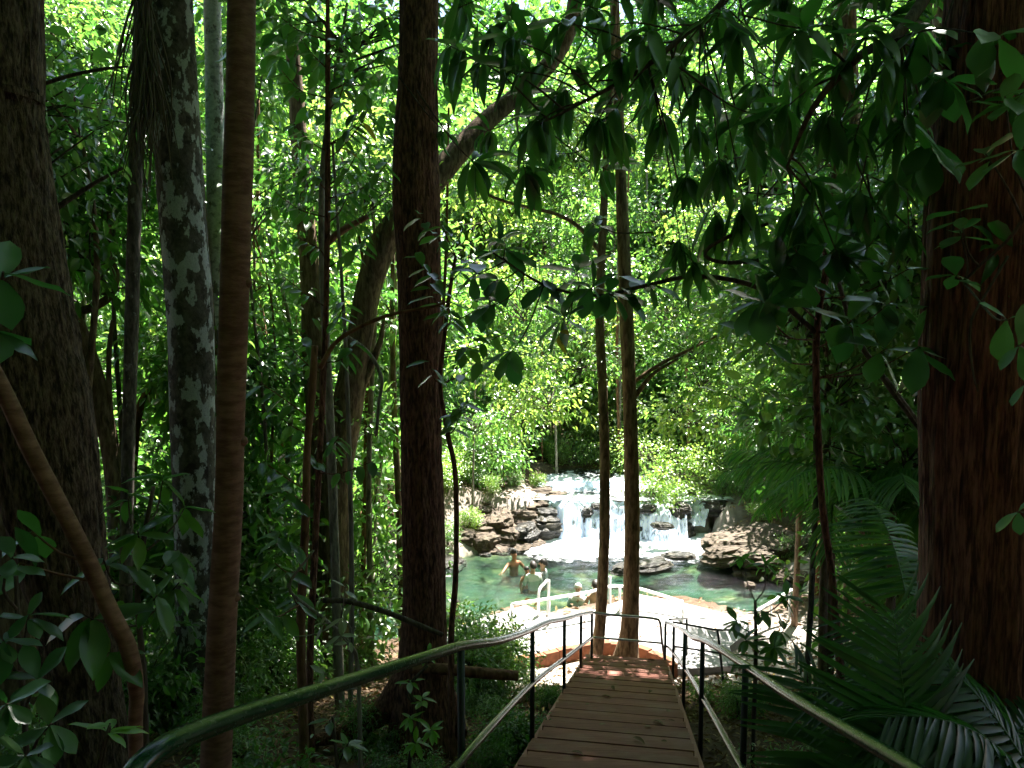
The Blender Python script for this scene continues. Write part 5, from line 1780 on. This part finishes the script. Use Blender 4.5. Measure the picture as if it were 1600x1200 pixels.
for k in range(9):
    y = random.uniform(6.5, 12.5)
    px = random.uniform(60, 690)
    a, b = px + random.uniform(-60, 60), random.uniform(60, 480)
    mtl = random.choice(['bark_orange', 'bark_tan', 'bark_pale', 'stick'])
    w_ = random.uniform(5, 11)
    x0 = (px - 800) / FPX * y
    gz = tz(x0, y)
    pyb = project((x0, y, gz))[1]
    stick('bare %s stem standing in the undergrowth, %s' % ({'bark_orange': 'reddish', 'bark_tan': 'brown', 'bark_pale': 'pale', 'stick': 'bleached'}[mtl], where(x0, y)),
          [(a, b, w_ * 0.5), (px + (a - px) * 0.6 + random.uniform(-14, 14), b + (pyb - b) * 0.35, w_ * 0.8), (px + random.uniform(-12, 12), b + (pyb - b) * 0.7, w_), (px, pyb + 6, w_ * 1.1)], y, M[mtl], 'bare_sapling')
for px, py, y, sc in ((770, 800, 20.5, .30), (805, 782, 21.3, .28), (735, 830, 19.4, .32), (840, 775, 21.9, .25), (700, 850, 18.6, .36), (872, 748, 24.1, .42), (915, 746, 24.2, .45), (950, 750, 24.0, .36), (1130, 795, 21.2, .42), (1165, 800, 20.8, .5), (1200, 800, 20.4, .5), (1240, 805, 20.0, .5), (1150, 765, 22.5, .6), (1200, 765, 22.2, .6), (1110, 770, 22.6, .42), (1190, 825, 19.4, .35), (1130, 835, 18.9, .25), (1230, 860, 17.8, .3), (1200, 880, 17.3, .25)):
    p_ = W(px, py, y)
    shrub(p_[0], p_[1], sc, random.choice(['sh1', 'sh3']), 'small %s shrub among the rocks by the falls, %s', 'shrubs among the rocks', 0.9)

# ------------------------------------------------------------------ palms
def leaflet_mesh(name, mat, asp=0.075):
    rows = 5
    v, f = [], []
    for i in range(rows):
        t = i / (rows - 1)
        w = asp * 0.5 * max(0.05, math.sin(math.pi * (0.12 + 0.86 * t)) ** 0.7)
        z = -0.30 * t ** 2
        v += [(-w, t, z + w * 0.5), (0, t, z), (w, t, z + w * 0.5)]
    for i in range(rows - 1):
        a = i * 3
        f += [(a, a + 1, a + 4, a + 3), (a + 1, a + 2, a + 5, a + 4)]
    return mesh_np(name, np.array(v), [np.array(f)], mat)


LEAFLET = leaflet_mesh('leaflet', M['leaf_palm_shade'])
LEAFLET_SUN_TINT = leaflet_mesh('leaflet', M['leaf_sun_tint'])
LV = np.array([v.co[:] for v in LEAFLET.vertices])
LFc = np.array([p.vertices[:] for p in LEAFLET.polygons])


def frond(t, org, base, d0, length, arch, npair, lf_len, separate, droop=0.5, mat=None, mesh=None, avoid=False):
    """an arching feather frond; leaflets are sub-parts when separate"""
    d = np.asarray(d0, float)
    d /= np.linalg.norm(d)
    n = 14
    pts = [np.asarray(base, float)]
    for i in range(n):
        d = d + np.array([0, 0, -arch / n])
        d /= np.linalg.norm(d)
        pts.append(pts[-1] + d * length / n)
    pts = np.array(pts)
    if avoid and any(project(p)[0] - 30 < 1262 and project(p)[1] + 45 > 842 for p in pts[4:]):
        return None
    rad = np.linspace(0.011, 0.003, len(pts)) * (length / 1.5)
    mb = MB()
    v, q, tt = tube_arrays(pts, rad, 6)
    mb.add(v, q, tt)
    items = []
    for k in range(npair):
        s = 0.14 + 0.86 * (k + 0.5) / npair
        f = s * n
        i = min(int(f), n - 1)
        p = pts[i] + (pts[i + 1] - pts[i]) * (f - i)
        ax = pts[i + 1] - pts[i]
        ax /= np.linalg.norm(ax)
        sd = np.cross(ax, np.array([0, 0, 1.0]))
        sd /= np.linalg.norm(sd) + 1e-9
        up = np.cross(sd, ax)
        L = lf_len * (0.55 + 0.75 * math.sin(math.pi * (0.12 + 0.8 * s))) * random.uniform(0.9, 1.1)
        for sg in (-1, 1):
            dd = sd * sg + ax * (0.35 + 0.7 * s) + up * 0.12 + np.array([0, 0, -droop * random.uniform(0.6, 1.2)])
            dd += rng.normal(size=3) * 0.06
            dd /= np.linalg.norm(dd)
            items.append((p, dd, up + sd * sg * 0.25, L))
    if not separate:
        for p, dd, nn, L in items:
            s_ = np.cross(dd, nn)
            s_ /= np.linalg.norm(s_) + 1e-9
            n_ = np.cross(s_, dd)
            V = p + L * (LV[:, :1] * s_ + LV[:, 1:2] * dd + LV[:, 2:3] * n_)
            mb.add(V, LFc, m=1)
        return mb.build('frond', [M['twig'] if mat == 'dead' else M['leaf_palm'], mat if (mat and mat != 'dead') else M['leaf_palm']], t, org)
    fr = mb.build('frond', M['leaf_palm'], t, org)
    for p, dd, nn, L in items:
        dd = Vector(dd)
        s_ = dd.cross(Vector(nn)).normalized()
        n_ = s_.cross(dd)
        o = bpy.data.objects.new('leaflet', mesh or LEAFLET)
        COL.objects.link(o)
        o.parent = fr
        m = Matrix((s_ * L, dd * L, n_ * L)).transposed().to_4x4()
        m.translation = Vector(p - np.asarray(org))
        o.matrix_local = m
    return fr


def palm(label, base, h, fr, length, npair, lf_len, separate, group=None, arch=1.2, droop=0.5, trunk_r=0.05):
    base = np.asarray(base, float)
    t = thing('palm', label, 'palm', base, group)
    if h > 0.05:
        mb = MB()
        mb.tube([base + (0, 0, -0.2), base + (0.02, 0, h * 0.5), base + (0, 0, h)], [trunk_r * 1.2, trunk_r, trunk_r * 0.8], 14, 0.05, disp=lumpy(0.25, 60, 12))
        mb.build('trunk', M['bark_tan'], t, base)
    for az, el, ls in fr:
        d = (math.sin(R(az)) * math.cos(R(el)), math.cos(R(az)) * math.cos(R(el)), math.sin(R(el)))
        frond(t, base, base + (0, 0, h), d, length * ls, arch, npair, lf_len, separate, droop, avoid=not separate)
    return t


# near palms under the huge right trunk: every leaflet is its own piece
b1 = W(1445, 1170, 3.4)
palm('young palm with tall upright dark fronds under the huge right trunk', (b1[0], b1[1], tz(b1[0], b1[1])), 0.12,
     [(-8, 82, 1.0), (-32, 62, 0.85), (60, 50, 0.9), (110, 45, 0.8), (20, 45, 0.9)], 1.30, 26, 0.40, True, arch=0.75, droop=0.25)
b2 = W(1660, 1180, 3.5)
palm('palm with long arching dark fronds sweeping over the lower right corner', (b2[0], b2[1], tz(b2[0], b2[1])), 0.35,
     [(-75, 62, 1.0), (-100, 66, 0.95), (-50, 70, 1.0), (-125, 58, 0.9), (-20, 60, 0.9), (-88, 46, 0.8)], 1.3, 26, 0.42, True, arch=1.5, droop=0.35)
# leaflets near the bottom right, sunlight put into their pale colour
b3 = W(1500, 1185, 2.5)
pl = thing('seedling', 'palm seedling with leaflets coloured pale as if sunlit at the bottom right', 'seedling', (b3[0], b3[1], tz(b3[0], b3[1])))
po = np.array(pl.location)
frond(pl, po, po, (W(1420, 1170, 2.3) - po) / 1.0, float(np.linalg.norm(W(1450, 1168, 2.35) - po)), 0.9, 5, 0.22, True, 0.1, mesh=LEAFLET_SUN_TINT)

# palms along the right of the pool
for k, (px, py, y, h, L, lab) in enumerate([
        (1300, 800, 9.2, 1.9, 1.7, 'feather palm leaning its fronds over the pool at right'),
        (1395, 800, 8.2, 1.6, 1.9, 'feather palm with arching fronds close left of the huge trunk'),
        (1330, 690, 11.5, 2.6, 1.9, 'taller feather palm standing behind the other right-hand palms'),
        (1250, 700, 13.5, 1.5, 1.6, 'low feather palm on the shore beyond the right palms'),
        (1420, 960, 6.0, 0.5, 1.3, 'low feather palm in the shade below the dead branch')]):
    p = W(px, py, y)
    zg = tz(p[0], p[1])
    fr = [(az + random.uniform(-14, 14), random.uniform(25, 68), random.uniform(0.85, 1.1)) for az in range(-180, 180, 28)]
    palm(lab, (p[0], p[1], zg), max(0.3, p[2] - zg), fr, L, 34, 0.38, False, arch=1.35, droop=0.75)

# hanging dead frond among the upper left trunks
df = thing('dead_frond', 'dry grey-brown palm frond hanging down left of the lichen trunk', 'palm frond', W(225, -60, 6.6))
do = np.array(df.location)
mb = MB()
top = do
for k in range(70):
    a = rng.random()
    s0 = top + np.array([rng.normal() * 0.03, rng.normal() * 0.05, -2.1 * a * 0.45])
    L = rng.uniform(0.7, 1.35)
    e = s0 + np.array([rng.normal() * 0.13 - 0.06, rng.normal() * 0.12, -L])
    m_ = (s0 + e) / 2 + np.array([rng.normal() * 0.06, rng.normal() * 0.05, 0])
    mb.tube([s0 - do, m_ - do, e - do], [0.007, 0.009, 0.002], 4, 0.15)
mb.build('leaflet_strips', M['frond_dead'], df)['kind'] = 'stuff'
mb = MB()
mb.tube([do - do, np.array([0.01, 0.02, -0.7]), np.array([-0.03, 0.03, -1.4])], [0.02, 0.014, 0.006], 8, 0.1)
mb.build('rachis', M['frond_dead'], df)

# ------------------------------------------------------------------ people bathing
def person(label, loc, face, skin, hair, shirt, pose, scale=1.0):
    """one continuous skin-grown body, standing on the pool bed; face: heading in degrees"""
    t = thing('person', label, 'person', loc)
    t.rotation_euler = (0, 0, R(face))
    t.scale = (scale * 0.86,) * 3
    J = {'pel': (0, 0, 0.95), 'wst': (0, 0, 1.08), 'chs': (0, 0.01, 1.30), 'nk0': (0, 0, 1.46), 'nk1': (0, 0.012, 1.53), 'hd0': (0, 0.02, 1.60), 'hd1': (0, 0.01, 1.68), 'hd2': (0, 0, 1.745)}
    rr = {'pel': (.15, .11), 'wst': (.135, .095), 'chs': (.155, .105), 'nk0': (.075, .065), 'nk1': (.055, .055), 'hd0': (.068, .085), 'hd1': (.078, .095), 'hd2': (.055, .065)}
    E = [('pel', 'wst'), ('wst', 'chs'), ('chs', 'nk0'), ('nk0', 'nk1'), ('nk1', 'hd0'), ('hd0', 'hd1'), ('hd1', 'hd2')]
    for s, nm in ((-1, 'l'), (1, 'r')):
        arm = pose.get(nm, [(0.24 * s, 0.02, 1.15), (0.26 * s, 0.16, 0.95), (0.25 * s, 0.22, 0.87)])
        J['sh' + nm] = (0.17 * s, 0, 1.41)
        J['el' + nm], J['wr' + nm], J['ha' + nm] = arm
        rr['sh' + nm], rr['el' + nm], rr['wr' + nm], rr['ha' + nm] = (.06, .06), (.042, .042), (.03, .03), (.036, .022)
        J['hp' + nm], J['kn' + nm], J['an' + nm], J['ft' + nm] = (0.09 * s, 0, 0.86), (0.10 * s, 0.03, 0.48), (0.10 * s, -0.01, 0.09), (0.11 * s, 0.14, 0.04)
        rr['hp' + nm], rr['kn' + nm], rr['an' + nm], rr['ft' + nm] = (.095, .095), (.06, .06), (.042, .042), (.045, .03)
        E += [('chs', 'sh' + nm), ('sh' + nm, 'el' + nm), ('el' + nm, 'wr' + nm), ('wr' + nm, 'ha' + nm), ('pel', 'hp' + nm), ('hp' + nm, 'kn' + nm), ('kn' + nm, 'an' + nm), ('an' + nm, 'ft' + nm)]
        for f in range(5):
            q = np.array(J['ha' + nm])
            w_ = q - np.array(J['wr' + nm])
            w_ = w_ / np.linalg.norm(w_)
            sd = np.array([1.0, 0, 0]) - w_ * w_[0]
            sd /= np.linalg.norm(sd)
            J['f%d%s' % (f, nm)] = tuple(q + w_ * (0.085 if f else 0.04) + sd * (0.018 * (f - 2.5) if f else -s * 0.055))
            rr['f%d%s' % (f, nm)] = (.009, .009)
            E.append(('ha' + nm, 'f%d%s' % (f, nm)))
    keys = list(J)

    def grow(name, ks, es, mat, inflate, parent):
        me = bpy.data.meshes.new(name)
        me.from_pydata([J[k] for k in ks], [(ks.index(a), ks.index(b)) for a, b in es], [])
        me.materials.append(mat)
        o = link(name, me, parent)
        md = o.modifiers.new('skin', 'SKIN')
        for i, k in enumerate(ks):
            sv = me.skin_vertices[0].data[i]
            sv.radius = (rr[k][0] + inflate, rr[k][1] + inflate)
            sv.use_root = (i == 0)
        md.use_smooth_shade = True
        sb = o.modifiers.new('sub', 'SUBSURF')
        sb.levels = sb.render_levels = 1
        return o
    grow('body', keys, E, skin, 0, t)
    # face details
    mb = MB()
    mb.tube([(0, 0.10, 1.665), (0, 0.122, 1.635), (0, 0.10, 1.625)], [0.008, 0.014, 0.008], 6, 0.02)
    mb.build('nose', skin, t)
    for s in (-1, 1):
        mb = MB()
        mb.tube([(0.03 * s, 0.092, 1.67), (0.03 * s, 0.10, 1.67)], 0.010, 8, smooth=False)
        mb.build('eye', M['hair'], t)
        mb = MB()
        mb.tube([(0.08 * s, 0.0, 1.685), (0.092 * s, -0.005, 1.66), (0.08 * s, 0.0, 1.63)], [0.008, 0.014, 0.008], 6, 0.02)
        mb.build('ear', skin, t)
    th, ph = np.meshgrid(np.linspace(0, np.pi * 0.58, 10), np.linspace(0, 2 * np.pi, 20, endpoint=False), indexing='ij')
    r_ = np.stack([0.092 * np.sin(th) * np.cos(ph), 0.112 * np.sin(th) * np.sin(ph) - 0.018, 1.685 + 0.105 * np.cos(th) + 0.035 * np.sin(th) * np.sin(ph)], -1)
    r_ += (noise3(r_ * 60, 4)[..., None] - 0.5) * 0.012
    i = np.arange(9)[:, None] * 20
    j = np.arange(20)[None]
    q = np.stack([i + j, i + 20 + j, i + 20 + (j + 1) % 20, i + (j + 1) % 20], -1).reshape(-1, 4)
    link('hair', mesh_np('hair', r_.reshape(-1, 3), [q], hair), t)
    if shirt is not None:
        ks = ['pel', 'wst', 'chs', 'nk0', 'shl', 'shr', 'ell', 'elr']
        es = [('pel', 'wst'), ('wst', 'chs'), ('chs', 'nk0'), ('chs', 'shl'), ('chs', 'shr'), ('shl', 'ell'), ('shr', 'elr')]
        grow('shirt', ks, es, shirt, 0.014, t)
    else:
        grow('trunks', ['pel', 'wst', 'hpl', 'hpr', 'knl', 'knr'], [('pel', 'wst'), ('pel', 'hpl'), ('pel', 'hpr'), ('hpl', 'knl'), ('hpr', 'knr')], M['cloth_navy'], 0.012, t)
    return t


def stand(px, head_py, water_py, scale=1.0):
    p = G(px, water_py, WATER_Z)
    h = W(px, head_py, p[1])[2]
    return (p[0], p[1], h - 1.79 * 0.86 * scale)


reach = {'r': [(0.36, 0.12, 1.36), (0.55, 0.25, 1.30), (0.63, 0.28, 1.29)], 'l': [(-0.3, 0.15, 1.2), (-0.35, 0.35, 1.15), (-0.36, 0.43, 1.15)]}
person('tanned bather holding out an arm at the left of the group in the pool', stand(803, 858, 884), 215, M['skin_brown'], M['hair'], None, reach)
person('child with tanned shoulders close beside the bather in the white shirt', stand(823, 885, 906, 0.75), 200, M['skin_brown'], M['hair'], None, {}, 0.75)
person('bather in a wet white shirt standing in the pool', stand(833, 877, 907), 20, M['skin'], M['hair'], M['cloth_white'], {})
person('dark-haired bather in a grey top at the right of the group', stand(849, 873, 895), 70, M['skin'], M['hair'], M['cloth_grey'], reach)
person('pale white-haired bather low in the water behind the white rail', stand(903, 911, 937), 170, M['skin'], M['hair_white'], M['cloth_white'], {})
person('tanned man with bare back and dark trunks beside the left twin trunk', stand(930, 906, 945), 10, M['skin'], M['hair'], None, {})
person('red-faced swimmer with only the head above water seen past the massive trunk', stand(712, 936, 949), 150, M['skin_brown'], M['hair'], None, {})

# ------------------------------------------------------------------ leaf litter
def litter(name, n, xr, yr, size, keep, kind='stuff'):
    x = rng.uniform(*xr, n)
    y = rng.uniform(*yr, n)
    k = keep(x, y)
    x, y = x[k], y[k]
    z = terrain(x, y) + rng.uniform(0.0, 0.03, len(x))
    P = np.stack([x, y, z], -1)
    D = rng.normal(size=P.shape)
    D[:, 2] *= 0.3
    N_ = rng.normal(size=P.shape) * 0.5
    N_[:, 2] += 1
    L = size * rng.uniform(0.5, 1.3, len(x))
    V, T = leaves_arrays(P, D, N_, L, L * rng.uniform(0.25, 0.5, len(x)))
    tag(link(name, mesh_np(name, V, [T], M['litter'])), kind=kind)


dry = lambda x, y: (poly_sd(POOL, x, y) > 0.15) & (poly_sd(np.array(deck_poly), x, y) > 0.05) & (poly_sd(STREAM, x, y) > 0.2)
def loose(name, label, n, spot, size, group):
    for k in range(n):
        x, y, z = spot()
        m = rng.normal(size=3)
        V, T = leaves_arrays(np.array([[0, 0, 0.008]]), np.array([[math.cos(m[0] * 3), math.sin(m[0] * 3), 0.05]]), np.array([[m[1] * .2, m[2] * .2, 1.0]]), np.array([size * random.uniform(.6, 1.2)]), np.array([size * 0.4]), 'mid')
        tag(link(name, mesh_np(name, V, [T], M['litter']), None, (x, y, z)), label, 'leaf', group)


def on_steps():
    y = random.uniform(4.4, 10.6)
    c = st_c(y)
    i_ = round((y_end - y) / (RUN * dirv[1]))
    return c[0] + random.uniform(-.5, .5), y, deck_z(y_end - i_ * RUN * dirv[1]) + 0.024


loose('fallen_leaf', 'dry brown leaf fallen on the timber steps', 34, on_steps, 0.10, 'leaves fallen on the steps')
loose('fallen_leaf', 'dry brown leaf fallen on the pale deck by the pool', 26, lambda: (random.uniform(-0.2, 3.6), random.uniform(12.25, 13.3), DECK_Z + 0.004), 0.11, 'leaves fallen on the deck')
litter('leaf_litter', 26000, (-7, 7.5), (1.5, 12.5), 0.10, dry)
litter('leaf_litter', 22000, (-16, 18), (12.5, 32), 0.13, dry)

# look-alikes that share a description are told apart by their order across the view
from collections import defaultdict
same = defaultdict(list)
for o in S.objects:
    if o.get('category') and o.get('label'):
        same[o['label']].append(o)
ORD = ['leftmost', 'second from left', 'third from left', 'fourth from left', 'fifth from left', 'sixth from left']
NUM = {2: 'two', 3: 'three', 4: 'four', 5: 'five', 6: 'six'}
for lb, obs in same.items():
    if 1 < len(obs) <= 6:
        obs.sort(key=lambda o: o.location.x / max(0.5, o.location.y))
        for k, o in enumerate(obs):
            pre = ORD[k] if k < len(obs) - 1 else 'rightmost'
            if len(lb.split()) <= 12:
                o['label'] = '%s: %s' % (pre, lb)
            elif len(lb.split()) <= 15:
                o['label'] = '%s %s' % (pre.split()[0], lb)
